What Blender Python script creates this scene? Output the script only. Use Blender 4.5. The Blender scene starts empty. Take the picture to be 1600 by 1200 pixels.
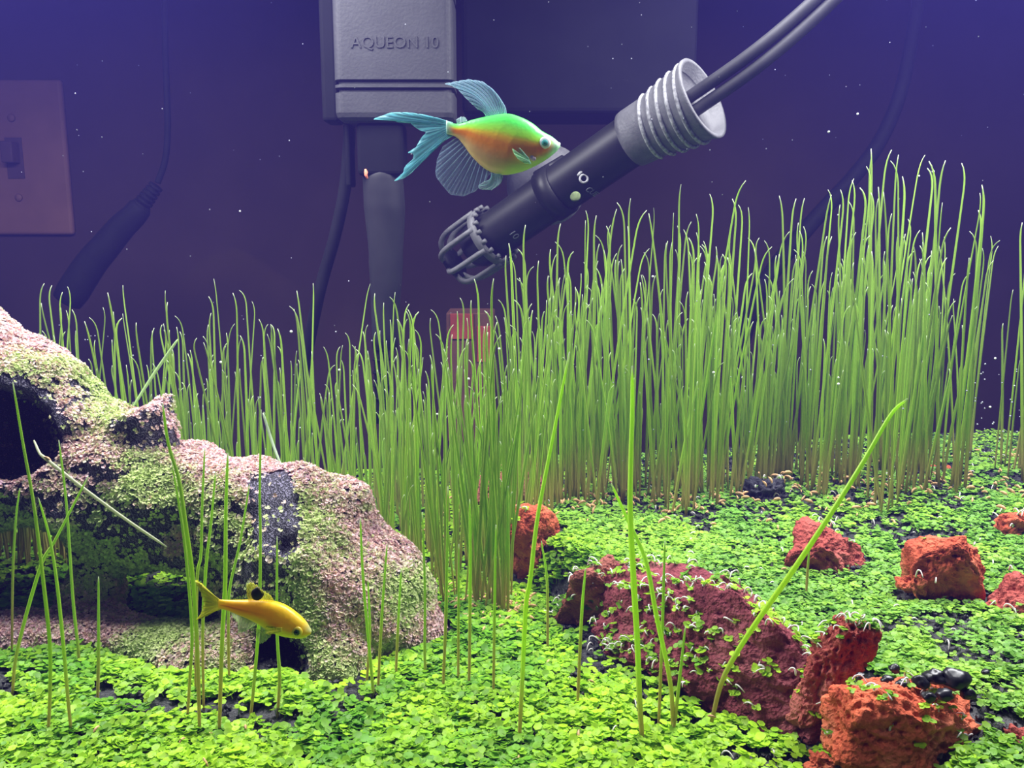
import bpy, bmesh, math, random
import numpy as np
from mathutils import Vector, Matrix

random.seed(7)
RNG = np.random.default_rng(11)
S = bpy.context.scene
COL = S.collection

# ------------------------------------------------------------------ camera
PITCH = math.radians(10.0)
FPX = 1400.0                       # focal length in pixels of the 1600x1200 frame
CAM_Z = 0.13
cam_d = bpy.data.cameras.new('camera')
cam_d.sensor_width = 36.0
cam_d.lens = 36.0 * FPX / 1600.0
cam_d.clip_start = 0.005
cam_d.clip_end = 20
cam = bpy.data.objects.new('camera', cam_d)
COL.objects.link(cam)
cam.location = (0, 0, CAM_Z)
cam.rotation_euler = (math.pi / 2 - PITCH, 0, 0)
S.camera = cam

# ------------------------------------------------------------------ world, light, exposure
W = bpy.data.worlds.new('dim_room')
S.world = W
W.use_nodes = True
bg = W.node_tree.nodes['Background']
bg.inputs[0].default_value = (0.55, 0.6, 0.85, 1)
bg.inputs[1].default_value = 0.025
S.view_settings.view_transform = 'Standard'
S.view_settings.look = 'None'
S.view_settings.gamma = 1
S.view_settings.use_curve_mapping = False
S.view_settings.exposure = 0.0
S.cycles.use_denoising = True
S.cycles.transparent_max_bounces = 24
S.cycles.max_bounces = 8

LED = [(-0.19, 0.332, 0.290, 2.85), (0.18, 0.332, 0.290, 2.85)]
LED_COLOR = (0.93, 0.93, 1.0)
led_lights = []
for (lx, ly, lz, pw) in LED:
    ld = bpy.data.lights.new('hood_lamp_offscreen', 'AREA')
    ld.shape = 'RECTANGLE'
    ld.size = 0.24
    ld.size_y = 0.10
    ld.energy = pw
    ld.color = LED_COLOR
    lo = bpy.data.objects.new('hood_lamp_left_offscreen' if lx < 0 else 'hood_lamp_right_offscreen', ld)
    lo.location = (lx, ly, lz)
    COL.objects.link(lo)
    led_lights.append(lo)

HAZE_DENSITY = 0.20
HAZE_COLOR = (0.20, 0.16, 1.0)

# ------------------------------------------------------------------ helpers
CP, SP = math.cos(PITCH), math.sin(PITCH)

def ray(px, py):
    a = (px - 800) / FPX
    b = (600 - py) / FPX
    return np.array([a, CP + b * SP, -SP + b * CP])

def at(px, py, Y):
    """the point of the place at depth Y seen at a pixel of the photograph"""
    d = ray(px, py)
    return np.array([0, 0, CAM_Z]) + d * (Y / d[1])

def pxm(Y):
    return Y / CP / FPX            # metres per pixel at depth Y (mid frame)

def smooth(a, b, x):
    t = np.clip((np.asarray(x, float) - a) / (b - a), 0, 1)
    return t * t * (3 - 2 * t)

def tag(o, label=None, cat=None, group=None, kind=None):
    if label: o['label'] = label
    if cat: o['category'] = cat
    if group: o['group'] = group
    if kind: o['kind'] = kind
    return o

def empty(name, loc, label, cat, group=None):
    o = bpy.data.objects.new(name, None)
    o.empty_display_size = 0.01
    COL.objects.link(o)
    o.location = loc
    return tag(o, label, cat, group)

def link(name, me, mat, parent=None):
    o = bpy.data.objects.new(name, me)
    if mat is not None and not me.materials:
        me.materials.append(mat)
    COL.objects.link(o)
    if parent is not None:
        o.parent = parent          # parts are given in their thing's own space
    return o

def mesh_np(name, V, F, smooth_shade=True, col=None):
    """V (n,3); F list of (m,k) index arrays"""
    if isinstance(F, np.ndarray):
        F = [F]
    V = np.asarray(V, np.float32)
    me = bpy.data.meshes.new(name)
    me.vertices.add(len(V))
    me.vertices.foreach_set('co', V.ravel())
    loops = np.concatenate([f.ravel() for f in F]).astype(np.int32)
    starts, s = [], 0
    for f in F:
        starts.append(s + np.arange(len(f)) * f.shape[1])
        s += f.size
    starts = np.concatenate(starts).astype(np.int32)
    me.loops.add(len(loops))
    me.loops.foreach_set('vertex_index', loops)
    me.polygons.add(len(starts))
    me.polygons.foreach_set('loop_start', starts)
    me.polygons.foreach_set('use_smooth', np.full(len(starts), smooth_shade))
    me.update(calc_edges=True)
    if col is not None:
        c = np.ones((len(V), 4), np.float32)
        c[:, :3] = col
        at_ = me.color_attributes.new('Col', 'FLOAT_COLOR', 'POINT')
        at_.data.foreach_set('color', c.ravel())
    return me

def mesh_bm(name, bm, smooth_shade=True):
    me = bpy.data.meshes.new(name)
    bmesh.ops.recalc_face_normals(bm, faces=bm.faces)
    bm.to_mesh(me)
    bm.free()
    me.polygons.foreach_set('use_smooth', np.full(len(me.polygons), smooth_shade))
    return me

def catmull(pts, n):
    """smooth resample of a polyline (any dimension)"""
    P = np.asarray(pts, float)
    if len(P) == 2:
        t = np.linspace(0, 1, n)[:, None]
        return P[0] * (1 - t) + P[1] * t
    Q = np.vstack([2 * P[0] - P[1], P, 2 * P[-1] - P[-2]])
    out = []
    for u in np.linspace(0, len(P) - 1, n):
        i = min(int(u), len(P) - 2)
        t = u - i
        p0, p1, p2, p3 = Q[i], Q[i + 1], Q[i + 2], Q[i + 3]
        out.append(0.5 * (2 * p1 + (p2 - p0) * t + (2 * p0 - 5 * p1 + 4 * p2 - p3) * t * t
                          + (3 * p1 - p0 - 3 * p2 + p3) * t ** 3))
    return np.array(out)

def lerp_poly(pts, n):
    """resample by length without smoothing"""
    P = np.asarray(pts, float)
    d = np.r_[0, np.cumsum(np.linalg.norm(np.diff(P, axis=0), axis=1))]
    u = np.linspace(0, d[-1], n)
    return np.stack([np.interp(u, d, P[:, k]) for k in range(P.shape[1])], 1)

def tube_np(path, rad, k=8, cap=True, flat=1.0):
    """tube along a path; returns V, [quads, tris]"""
    P = np.asarray(path, float)
    n = len(P)
    rad = np.broadcast_to(np.asarray(rad, float), (n,))
    T = np.gradient(P, axis=0)
    T /= np.linalg.norm(T, axis=1)[:, None] + 1e-12
    ref = np.array([0, 1, 0.0]) if abs(T[:, 1]).mean() < 0.8 else np.array([1.0, 0, 0])
    N = np.cross(T, ref)
    N /= np.linalg.norm(N, axis=1)[:, None] + 1e-12
    B = np.cross(T, N)
    a = np.arange(k) / k * 2 * math.pi
    V = (P[:, None] + rad[:, None, None] * (np.cos(a)[None, :, None] * N[:, None] + flat * np.sin(a)[None, :, None] * B[:, None])).reshape(-1, 3)
    i = np.arange(n - 1)[:, None] * k
    j = np.arange(k)[None]
    j2 = (j + 1) % k
    Q = np.stack([i + j, i + j2, i + k + j2, i + k + j], -1).reshape(-1, 4)
    F = [Q]
    if cap:
        V = np.vstack([V, P[:1], P[-1:]])
        c0, c1 = n * k, n * k + 1
        jj = np.arange(k)
        F.append(np.concatenate([np.stack([np.full(k, c0), (jj + 1) % k, jj], 1),
                                 np.stack([np.full(k, c1), (n - 1) * k + jj, (n - 1) * k + (jj + 1) % k], 1)]))
    return V, F

def join_np(items):
    V, Fs, off = [], {}, 0
    for v, F in items:
        V.append(v)
        for f in F:
            Fs.setdefault(f.shape[1], []).append(f + off)
        off += len(v)
    return np.vstack(V), [np.concatenate(x) for x in Fs.values()]

def lathe_np(prof, k=32, axis=None, origin=(0, 0, 0)):
    """prof: list of (s, r) along the axis; axis: (u, v, w) frame"""
    u, v, w = axis if axis else (np.array([0, 0, 1.0]), np.array([1.0, 0, 0]), np.array([0, 1.0, 0]))
    a = np.arange(k) / k * 2 * math.pi
    V = []
    for s, r in prof:
        V.append(np.asarray(origin) + s * u + r * (np.cos(a)[:, None] * v + np.sin(a)[:, None] * w))
    n = len(prof)
    V = np.vstack(V)
    i = np.arange(n - 1)[:, None] * k
    j = np.arange(k)[None]
    j2 = (j + 1) % k
    Q = np.stack([i + j, i + j2, i + k + j2, i + k + j], -1).reshape(-1, 4)
    return V, [Q]

# ------------------------------------------------------------------ noise
def _hash(ix, iy, iz, seed):
    h = (ix.astype(np.int64) * 374761393 + iy.astype(np.int64) * 668265263 + iz.astype(np.int64) * 2147483647 + seed * 1274126177) & 0xffffffff
    h = ((h ^ (h >> 13)) * 1274126177) & 0xffffffff
    h = ((h ^ (h >> 16)) * 2246822519) & 0xffffffff
    return ((h ^ (h >> 15)) & 0xffffff) / float(0xffffff)

def vnoise(p, freq, seed=0):
    q = np.asarray(p, float) * freq
    i = np.floor(q).astype(np.int64)
    f = q - i
    f = f * f * (3 - 2 * f)
    r = 0
    for dx in (0, 1):
        for dy in (0, 1):
            for dz in (0, 1):
                w = (f[..., 0] if dx else 1 - f[..., 0]) * (f[..., 1] if dy else 1 - f[..., 1]) * (f[..., 2] if dz else 1 - f[..., 2])
                r = r + w * _hash(i[..., 0] + dx, i[..., 1] + dy, i[..., 2] + dz, seed)
    return r * 2 - 1

def fbm(p, freq, octv=4, seed=0):
    r, a = 0, 1.0
    for o in range(octv):
        r = r + a * vnoise(p, freq * 2 ** o, seed + o * 17)
        a *= 0.5
    return r

def worley(p, freq, seed=0):
    q = np.asarray(p, float) * freq
    i = np.floor(q).astype(np.int64)
    best = np.full(q.shape[:-1], 9.0)
    for dx in (-1, 0, 1):
        for dy in (-1, 0, 1):
            for dz in (-1, 0, 1):
                c = i + np.array([dx, dy, dz])
                pt = np.stack([c[..., k] + _hash(c[..., 0], c[..., 1], c[..., 2], seed + 31 * k) for k in range(3)], -1)
                best = np.minimum(best, ((pt - q) ** 2).sum(-1))
    return np.sqrt(best)

def surface_nets(F, o, h):
    nx, ny, nz = F.shape
    s = F < 0
    cnt = 0
    for a in (0, 1):
        for b in (0, 1):
            for c in (0, 1):
                cnt = cnt + s[a:nx - 1 + a, b:ny - 1 + b, c:nz - 1 + c].astype(np.int8)
    act = (cnt > 0) & (cnt < 8)
    I, J, K = np.nonzero(act)
    idx = np.full(act.shape, -1, np.int64)
    idx[act] = np.arange(len(I))
    acc = np.zeros((len(I), 3))
    num = np.zeros(len(I))
    cs = [(a, b, c) for a in (0, 1) for b in (0, 1) for c in (0, 1)]
    for A in cs:
        for B in cs:
            if A < B and sum(abs(x - y) for x, y in zip(A, B)) == 1:
                fa = F[I + A[0], J + A[1], K + A[2]]
                fb = F[I + B[0], J + B[1], K + B[2]]
                m = (fa < 0) != (fb < 0)
                t = fa[m] / (fa[m] - fb[m])
                acc[m] += np.array(A) + (np.array(B) - np.array(A)) * t[:, None]
                num[m] += 1
    V = (np.stack([I, J, K], 1) + acc / num[:, None]) * h + np.asarray(o)
    quads = []
    for ax in range(3):
        sl0 = [slice(None)] * 3
        sl1 = [slice(None)] * 3
        sl0[ax] = slice(0, -1)
        sl1[ax] = slice(1, None)
        ch = s[tuple(sl0)] != s[tuple(sl1)]
        E = np.stack(np.nonzero(ch), 1)
        b, c = [(1, 2), (2, 0), (0, 1)][ax]
        ok = (E[:, b] > 0) & (E[:, c] > 0) & (E[:, b] < F.shape[b] - 1) & (E[:, c] < F.shape[c] - 1)
        E = E[ok]
        inside = s[E[:, 0], E[:, 1], E[:, 2]]
        eb = np.zeros(3, int); eb[b] = 1
        ec = np.zeros(3, int); ec[c] = 1
        q = [E - eb - ec, E - ec, E, E - eb]
        q = np.stack([idx[x[:, 0], x[:, 1], x[:, 2]] for x in q], 1)
        q[~inside] = q[~inside][:, ::-1]
        quads.append(q)
    return V, np.concatenate(quads)

# ------------------------------------------------------------------ materials
def new_mat(name):
    m = bpy.data.materials.new(name)
    m.use_nodes = True
    nt = m.node_tree
    return m, nt, nt.nodes['Principled BSDF'], nt.nodes['Material Output']

def mat_plain(name, color, rough=0.5, var=0.15, scale=120.0, bump=0.0, bump_scale=400.0, spec=0.5, metallic=0.0):
    m, nt, p, out = new_mat(name)
    tc = nt.nodes.new('ShaderNodeTexCoord')
    no = nt.nodes.new('ShaderNodeTexNoise')
    no.inputs['Scale'].default_value = scale
    no.inputs['Detail'].default_value = 4
    nt.links.new(tc.outputs['Object'], no.inputs['Vector'])
    rp = nt.nodes.new('ShaderNodeValToRGB')
    rp.color_ramp.elements[0].color = tuple(c * (1 - var) for c in color) + (1,)
    rp.color_ramp.elements[1].color = tuple(min(1, c * (1 + var)) for c in color) + (1,)
    rp.color_ramp.elements[0].position = 0.35
    rp.color_ramp.elements[1].position = 0.65
    nt.links.new(no.outputs['Fac'], rp.inputs['Fac'])
    nt.links.new(rp.outputs['Color'], p.inputs['Base Color'])
    p.inputs['Roughness'].default_value = rough
    p.inputs['Specular IOR Level'].default_value = spec
    p.inputs['Metallic'].default_value = metallic
    if bump > 0:
        n2 = nt.nodes.new('ShaderNodeTexNoise')
        n2.inputs['Scale'].default_value = bump_scale
        n2.inputs['Detail'].default_value = 3
        nt.links.new(tc.outputs['Object'], n2.inputs['Vector'])
        b = nt.nodes.new('ShaderNodeBump')
        b.inputs['Strength'].default_value = bump
        b.inputs['Distance'].default_value = 0.001
        nt.links.new(n2.outputs['Fac'], b.inputs['Height'])
        nt.links.new(b.outputs['Normal'], p.inputs['Normal'])
    return m

def mat_leaf(name, transl=0.35, rough=0.45, tint=(1, 1, 1), spec=0.4):
    """vertex-coloured leaf tissue, thin and translucent"""
    m, nt, p, out = new_mat(name)
    a = nt.nodes.new('ShaderNodeAttribute')
    a.attribute_name = 'Col'
    p.inputs['Roughness'].default_value = rough
    p.inputs['Specular IOR Level'].default_value = spec
    nt.links.new(a.outputs['Color'], p.inputs['Base Color'])
    tr = nt.nodes.new('ShaderNodeBsdfTranslucent')
    nt.links.new(a.outputs['Color'], tr.inputs['Color'])
    mx = nt.nodes.new('ShaderNodeMixShader')
    mx.inputs[0].default_value = transl
    nt.links.new(p.outputs[0], mx.inputs[1])
    nt.links.new(tr.outputs[0], mx.inputs[2])
    nt.links.new(mx.outputs[0], out.inputs['Surface'])
    return m

def mat_glass(name, tint=(1, 1, 1), gloss=1.0):
    m, nt, p, out = new_mat(name)
    tp = nt.nodes.new('ShaderNodeBsdfTransparent')
    tp.inputs[0].default_value = tint + (1,)
    gl = nt.nodes.new('ShaderNodeBsdfGlossy')
    gl.inputs['Roughness'].default_value = 0.02
    fr = nt.nodes.new('ShaderNodeFresnel')
    fr.inputs[0].default_value = 1.1
    mx = nt.nodes.new('ShaderNodeMixShader')
    nt.links.new(fr.outputs[0], mx.inputs[0])
    nt.links.new(tp.outputs[0], mx.inputs[1])
    nt.links.new(gl.outputs[0], mx.inputs[2])
    nt.links.new(mx.outputs[0], out.inputs['Surface'])
    return m

def mat_fin(name, color, opacity, rough=0.4):
    m, nt, p, out = new_mat(name)
    no = nt.nodes.new('ShaderNodeTexNoise')
    no.inputs['Scale'].default_value = 350
    tc = nt.nodes.new('ShaderNodeTexCoord')
    nt.links.new(tc.outputs['Object'], no.inputs['Vector'])
    mr = nt.nodes.new('ShaderNodeMapRange')
    mr.inputs['To Min'].default_value = opacity * 0.7
    mr.inputs['To Max'].default_value = min(1, opacity * 1.3)
    nt.links.new(no.outputs['Fac'], mr.inputs['Value'])
    p.inputs['Base Color'].default_value = color + (1,)
    p.inputs['Roughness'].default_value = rough
    tr = nt.nodes.new('ShaderNodeBsdfTranslucent')
    tr.inputs[0].default_value = color + (1,)
    m1 = nt.nodes.new('ShaderNodeMixShader')
    m1.inputs[0].default_value = 0.45
    nt.links.new(p.outputs[0], m1.inputs[1])
    nt.links.new(tr.outputs[0], m1.inputs[2])
    tp = nt.nodes.new('ShaderNodeBsdfTransparent')
    m2 = nt.nodes.new('ShaderNodeMixShader')
    nt.links.new(mr.outputs[0], m2.inputs[0])
    nt.links.new(tp.outputs[0], m2.inputs[1])
    nt.links.new(m1.outputs[0], m2.inputs[2])
    nt.links.new(m2.outputs[0], out.inputs['Surface'])
    return m

def mat_rock(name, c1, c2, c3):
    m, nt, p, out = new_mat(name)
    tc = nt.nodes.new('ShaderNodeTexCoord')
    n1 = nt.nodes.new('ShaderNodeTexNoise')
    n1.inputs['Scale'].default_value = 70
    n1.inputs['Detail'].default_value = 6
    nt.links.new(tc.outputs['Object'], n1.inputs['Vector'])
    rp = nt.nodes.new('ShaderNodeValToRGB')
    e = rp.color_ramp.elements
    e[0].position, e[0].color = 0.3, c1 + (1,)
    e[1].position, e[1].color = 0.7, c3 + (1,)
    x = e.new(0.5)
    x.color = c2 + (1,)
    nt.links.new(n1.outputs['Fac'], rp.inputs['Fac'])
    nt.links.new(rp.outputs['Color'], p.inputs['Base Color'])
    p.inputs['Roughness'].default_value = 0.85
    p.inputs['Specular IOR Level'].default_value = 0.25
    v = nt.nodes.new('ShaderNodeTexVoronoi')
    v.inputs['Scale'].default_value = 900
    nt.links.new(tc.outputs['Object'], v.inputs['Vector'])
    n2 = nt.nodes.new('ShaderNodeTexNoise')
    n2.inputs['Scale'].default_value = 1500
    n2.inputs['Detail'].default_value = 3
    nt.links.new(tc.outputs['Object'], n2.inputs['Vector'])
    ad = nt.nodes.new('ShaderNodeMath')
    nt.links.new(v.outputs['Distance'], ad.inputs[0])
    nt.links.new(n2.outputs['Fac'], ad.inputs[1])
    b = nt.nodes.new('ShaderNodeBump')
    b.inputs['Strength'].default_value = 0.8
    b.inputs['Distance'].default_value = 0.0008
    nt.links.new(ad.outputs[0], b.inputs['Height'])
    nt.links.new(b.outputs['Normal'], p.inputs['Normal'])
    return m

M = {}
M['soil'] = mat_plain('black_soil', (0.012, 0.012, 0.016), 0.55, 0.5, 500, 0.8, 900)
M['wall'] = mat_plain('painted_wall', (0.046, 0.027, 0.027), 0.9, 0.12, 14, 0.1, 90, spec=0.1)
M['glass'] = mat_glass('aquarium_glass')
M['hood'] = mat_plain('black_plastic', (0.02, 0.02, 0.022), 0.5)
M['filter'] = mat_plain('filter_plastic', (0.034, 0.034, 0.038), 0.55, 0.10, 60, 0.15, 700, spec=0.25)
M['filter_dark'] = mat_plain('filter_dark_plastic', (0.006, 0.006, 0.0065), 0.7, 0.15, 60, spec=0.06)
M['filter_tube'] = mat_plain('intake_plastic', (0.020, 0.020, 0.022), 0.5, 0.2, 60, spec=0.15)
M['heater_black'] = mat_plain('heater_black', (0.008, 0.008, 0.009), 0.45, 0.2, 60, spec=0.2)
M['heater_grey'] = mat_plain('heater_grey', (0.095, 0.095, 0.102), 0.55, 0.18, 150, 0.2, 900, spec=0.3)
M['heater_light'] = mat_plain('heater_worn_edge', (0.26, 0.26, 0.275), 0.55, 0.45, 700, spec=0.3)
M['cord'] = mat_plain('cord_rubber', (0.006, 0.006, 0.0065), 0.7, spec=0.08)
M['grey_cord'] = mat_plain('heater_cord_rubber', (0.027, 0.027, 0.029), 0.5, spec=0.2)
M['plate'] = mat_plain('switch_plate_dimmed', (0.19, 0.095, 0.085), 0.6, 0.08, 40, spec=0.15)  # plate colour darkened to stand in for dim light on the wall
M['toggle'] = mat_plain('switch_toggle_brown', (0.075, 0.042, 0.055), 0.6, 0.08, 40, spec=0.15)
M['bark'] = None
M['carpet'] = mat_leaf('carpet_leaf', 0.35, 0.45, spec=0.25)
M['grass'] = mat_leaf('grass_tissue', 0.5, 0.4)
M['moss'] = mat_leaf('moss_tissue', 0.2, 0.7)
M['husk'] = mat_plain('seed_husk', (0.62, 0.36, 0.17), 0.6, 0.4, 900)
M['root'] = mat_plain('white_root', (0.80, 0.76, 0.74), 0.45, 0.15, 400)
M['bubble'] = mat_plain('pale_bubble', (0.85, 0.88, 0.9), 0.2, 0.05, 300)
M['box_brown'] = mat_plain('brown_card', (0.12, 0.045, 0.03), 0.8, 0.2, 60)
M['box_red'] = mat_plain('red_card', (0.32, 0.045, 0.032), 0.8, 0.2, 60)

# ------------------------------------------------------------------ ground
_by = [0.0, 0.15, 0.1985, 0.2155, 0.25, 0.287, 0.31, 0.34, 0.40, 0.6]
_bx = [0.088, 0.087, 0.085, 0.081, 0.053, 0.021, 0.006, -0.004, -0.008, -0.01]

def ground(x, y):
    x = np.asarray(x, float)
    y = np.asarray(y, float)
    d = x - np.interp(y, _by, _bx)
    z = 0.017 * smooth(-0.003, 0.012, d) * (1 - 0.55 * smooth(0.35, 0.43, y))
    z = z + 0.013 * smooth(0.04, 0.22, x) * smooth(0.24, 0.42, y)
    z = z + 0.004 * smooth(0.09, 0.15, x) * (1 - smooth(0.2, 0.26, y))
    p = np.stack([x, y, np.zeros_like(x)], -1)
    return z + 0.0016 * fbm(p, 35, 2, 5)

def ground_hit(px, py, lift=0.0):
    d = ray(px, py)
    lo = None
    for Y in np.linspace(0.13, 0.465, 700):
        q = np.array([0, 0, CAM_Z]) + d * (Y / d[1])
        if q[2] <= ground(q[0], q[1]) + lift:
            return q
    return at(px, py, 0.45)

X0, X1, Y0, Y1 = -0.34, 0.34, 0.12, 0.47
gx = np.arange(X0, X1 + 1e-6, 0.0016)
gy = np.arange(Y0, Y1 + 1e-6, 0.0016)
GX, GY = np.meshgrid(gx, gy, indexing='ij')
GZ = ground(GX, GY)
gp = np.stack([GX, GY, np.zeros_like(GX)], -1)
GZs = GZ + 0.0011 * (0.5 - worley(gp, 330, 3)) + 0.0006 * vnoise(gp, 500, 2)
n0, n1 = GX.shape
V = np.stack([GX, GY, GZs], -1).reshape(-1, 3)
i, j = np.meshgrid(np.arange(n0 - 1), np.arange(n1 - 1), indexing='ij')
q = (i * n1 + j).ravel()
F = np.stack([q, q + n1, q + n1 + 1, q + 1], 1)
# skirt down to the tank bottom, so the soil has its thickness
edge = np.concatenate([np.arange(n1), (np.arange(1, n0)) * n1 + n1 - 1, (n0 - 1) * n1 + np.arange(n1 - 2, -1, -1), np.arange(n0 - 2, 0, -1) * n1])
B = V[edge].copy()
B[:, 2] = -0.03
eb = len(V) + np.arange(len(edge))
F2 = np.stack([edge, np.roll(edge, -1), np.roll(eb, -1), eb], 1)
floor = link('floor', mesh_np('floor', np.vstack([V, B]), [np.concatenate([F, F2])]), M['soil'])
tag(floor, 'black granular soil bed under the green carpet plants', 'soil', kind='structure')

def box_mesh(name, x0, x1, y0, y1, z0, z1, bevel=0.0):
    bm = bmesh.new()
    bmesh.ops.create_cube(bm, size=1)
    for v in bm.verts:
        v.co = ((x0 + x1) / 2 + v.co.x * (x1 - x0), (y0 + y1) / 2 + v.co.y * (y1 - y0), (z0 + z1) / 2 + v.co.z * (z1 - z0))
    if bevel:
        bmesh.ops.bevel(bm, geom=list(bm.edges), offset=bevel, segments=3, profile=0.5, affect='EDGES')
    return mesh_bm(name, bm, False)

GT = 0.005
ZB, ZT = -0.03, 0.30
for nm, b, lb in (
        ('wall_front', (X0 - GT, X1 + GT, Y0 - GT - 0.0002, Y0 - 0.0002, ZB, ZT), 'clear front glass pane of the aquarium'),
        ('wall_back', (X0 - GT, X1 + GT, Y1 + 0.0002, Y1 + GT + 0.0002, ZB, ZT), 'clear back glass pane behind the heater and filter'),
        ('wall_left', (X0 - GT - 0.0002, X0 - 0.0002, Y0, Y1, ZB, ZT), 'clear left side glass pane of the aquarium'),
        ('wall_right', (X1 + 0.0002, X1 + GT + 0.0002, Y0, Y1, ZB, ZT), 'clear right side glass pane of the aquarium')):
    tag(link(nm, box_mesh(nm, *b), M['glass']), lb, 'glass pane', kind='structure')

WALL_Y = 0.72
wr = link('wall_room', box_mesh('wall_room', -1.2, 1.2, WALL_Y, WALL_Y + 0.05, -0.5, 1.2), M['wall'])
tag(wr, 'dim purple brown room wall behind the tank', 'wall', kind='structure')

# water: a faint blue haze that the lamps light up
mw, nt, p, out = new_mat('hazy_water')
nt.nodes.remove(p)
vs = nt.nodes.new('ShaderNodeVolumeScatter')
vs.inputs['Color'].default_value = HAZE_COLOR + (1,)
vs.inputs['Density'].default_value = HAZE_DENSITY
vs.inputs['Anisotropy'].default_value = 0.0
nt.links.new(vs.outputs[0], out.inputs['Volume'])
wt = link('water', box_mesh('water', X0, X1, Y0, Y1, -0.028, 0.285), mw)
tag(wt, 'hazy blue violet water filling the tank', 'water', kind='stuff')

# hood with its lamps above the water
hood = empty('aquarium_hood', (0, 0.27, 0.305), 'black hood with two lamp panels over the water', 'hood')
bm = bmesh.new()
for (x0, x1, y0, y1, z0, z1) in ((-0.34, 0.34, -0.12, 0.18, 0.022, 0.03), (-0.34, 0.34, -0.12, -0.115, -0.004, 0.03), (-0.34, 0.34, 0.175, 0.18, -0.004, 0.03)):
    r = bmesh.ops.create_cube(bm, size=1)
    for v in r['verts']:
        v.co = ((x0 + x1) / 2 + v.co.x * (x1 - x0), (y0 + y1) / 2 + v.co.y * (y1 - y0), (z0 + z1) / 2 + v.co.z * (z1 - z0))
link('housing', mesh_bm('housing', bm, False), M['hood'], hood)
for lo in led_lights:
    lo.parent = hood
    lo.location = lo.location - hood.location
    x, y, z = lo.location
    link('lamp_frame', box_mesh('lamp_frame', x - 0.125, x + 0.125, y - 0.055, y + 0.055, z + 0.001, 0.022), M['heater_grey'], hood)

# ------------------------------------------------------------------ things behind the glass
def text_mesh(s, size, extrude):
    cu = bpy.data.curves.new('lettering', 'FONT')
    cu.body = s
    cu.size = size
    cu.extrude = extrude
    cu.align_x = 'CENTER'
    cu.align_y = 'CENTER'
    cu.resolution_u = 3
    o = bpy.data.objects.new('lettering', cu)
    COL.objects.link(o)
    dg = bpy.context.evaluated_depsgraph_get()
    me = bpy.data.meshes.new_from_object(o.evaluated_get(dg))
    bpy.data.objects.remove(o)
    bpy.data.curves.remove(cu)
    return me

# light switch on the wall
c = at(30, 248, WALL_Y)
sw = empty('light_switch', (c[0], WALL_Y, c[2]), 'light switch plate, dimness painted in as pinkish brown, on the dim wall behind the tank', 'light switch')
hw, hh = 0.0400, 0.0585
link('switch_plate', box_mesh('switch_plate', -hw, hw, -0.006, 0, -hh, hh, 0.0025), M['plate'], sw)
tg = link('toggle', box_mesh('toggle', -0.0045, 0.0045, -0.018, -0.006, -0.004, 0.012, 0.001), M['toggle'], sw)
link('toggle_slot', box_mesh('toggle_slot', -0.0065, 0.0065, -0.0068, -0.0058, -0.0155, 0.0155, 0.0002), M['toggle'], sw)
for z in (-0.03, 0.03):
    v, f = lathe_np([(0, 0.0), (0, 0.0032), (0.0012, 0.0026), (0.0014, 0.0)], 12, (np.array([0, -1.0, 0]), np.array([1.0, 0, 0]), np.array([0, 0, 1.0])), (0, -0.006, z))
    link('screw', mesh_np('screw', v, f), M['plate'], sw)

def cord_thing(name, pts, rad, mat, label, cat, n=60):
    path = catmull([at(*q) for q in pts], n)
    o0 = path[-1]
    v, f = tube_np(path - o0, rad, 10)
    o = link(name, mesh_np(name, v, f), mat)
    o.location = o0
    return tag(o, label, cat)

# power cord with ribbed strain relief and a thick adapter body
Yc = 0.60
base = at(150, 395, Yc)
pc = empty('power_adapter', base, 'black power adapter with ribbed neck and thin cord behind the glass', 'adapter')
path = catmull([at(258, -40, Yc), at(258, 60, Yc), at(260, 130, Yc), at(262, 200, Yc), at(258, 250, Yc), at(246, 286, Yc)], 50) - base
v, f = tube_np(path, 0.0021, 10)
link('cord', mesh_np('cord', v, f), M['cord'], pc)
a0, a1 = at(243, 292, Yc) - base, at(222, 320, Yc) - base
its = []
for k in range(6):
    t = k / 5
    mid = a0 * (1 - t) + a1 * t
    dv = (a1 - a0) / np.linalg.norm(a1 - a0)
    its.append(tube_np(np.array([mid - dv * 0.0007, mid + dv * 0.0007]), 0.0048 + 0.0012 * t, 12))
its.append(tube_np(np.array([a0, a1]), [0.0033, 0.0048], 12))
v, f = join_np(its)
link('strain_relief', mesh_np('strain_relief', v, f), M['cord'], pc)
pp = catmull([at(222, 320, Yc), at(208, 338, Yc), at(190, 355, Yc), at(165, 385, Yc), at(140, 415, Yc), at(105, 470, Yc)], 20) - base
v, f = tube_np(pp, [0.006] + list(np.linspace(0.0075, 0.0105, 18)) + [0.0095], 16)
link('plug_body', mesh_np('plug_body', v, f), M['cord'], pc)

cord_thing('cable', [(1440, -40, .58), (1425, 60, .58), (1405, 150, .58), (1375, 220, .58), (1335, 275, .58), (1280, 335, .58), (1225, 400, .58), (1180, 470, .58), (1150, 560, .58)],
           np.linspace(0.0038, 0.0062, 60), M['cord'], 'thick dark cable curving down the wall right of the heater', 'cable')

# brown box with red patches behind the tank
c = at(735, 540, 0.54)
bx = empty('cardboard_box', (c[0], 0.54, c[2] - 0.03), 'small brown box with red patches standing behind the back glass', 'box')
link('carton', box_mesh('carton', -0.0145, 0.0145, 0, 0.03, -0.03, 0.050, 0.001), M['box_brown'], bx)
link('red_patch', box_mesh('red_patch', 0.004, 0.0138, -0.001, 0.0, 0.020, 0.042, 0.0003), M['box_red'], bx)
link('red_patch', box_mesh('red_patch', -0.012, 0.002, -0.001, 0.0, 0.034, 0.0495, 0.0003), M['box_red'], bx)

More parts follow.
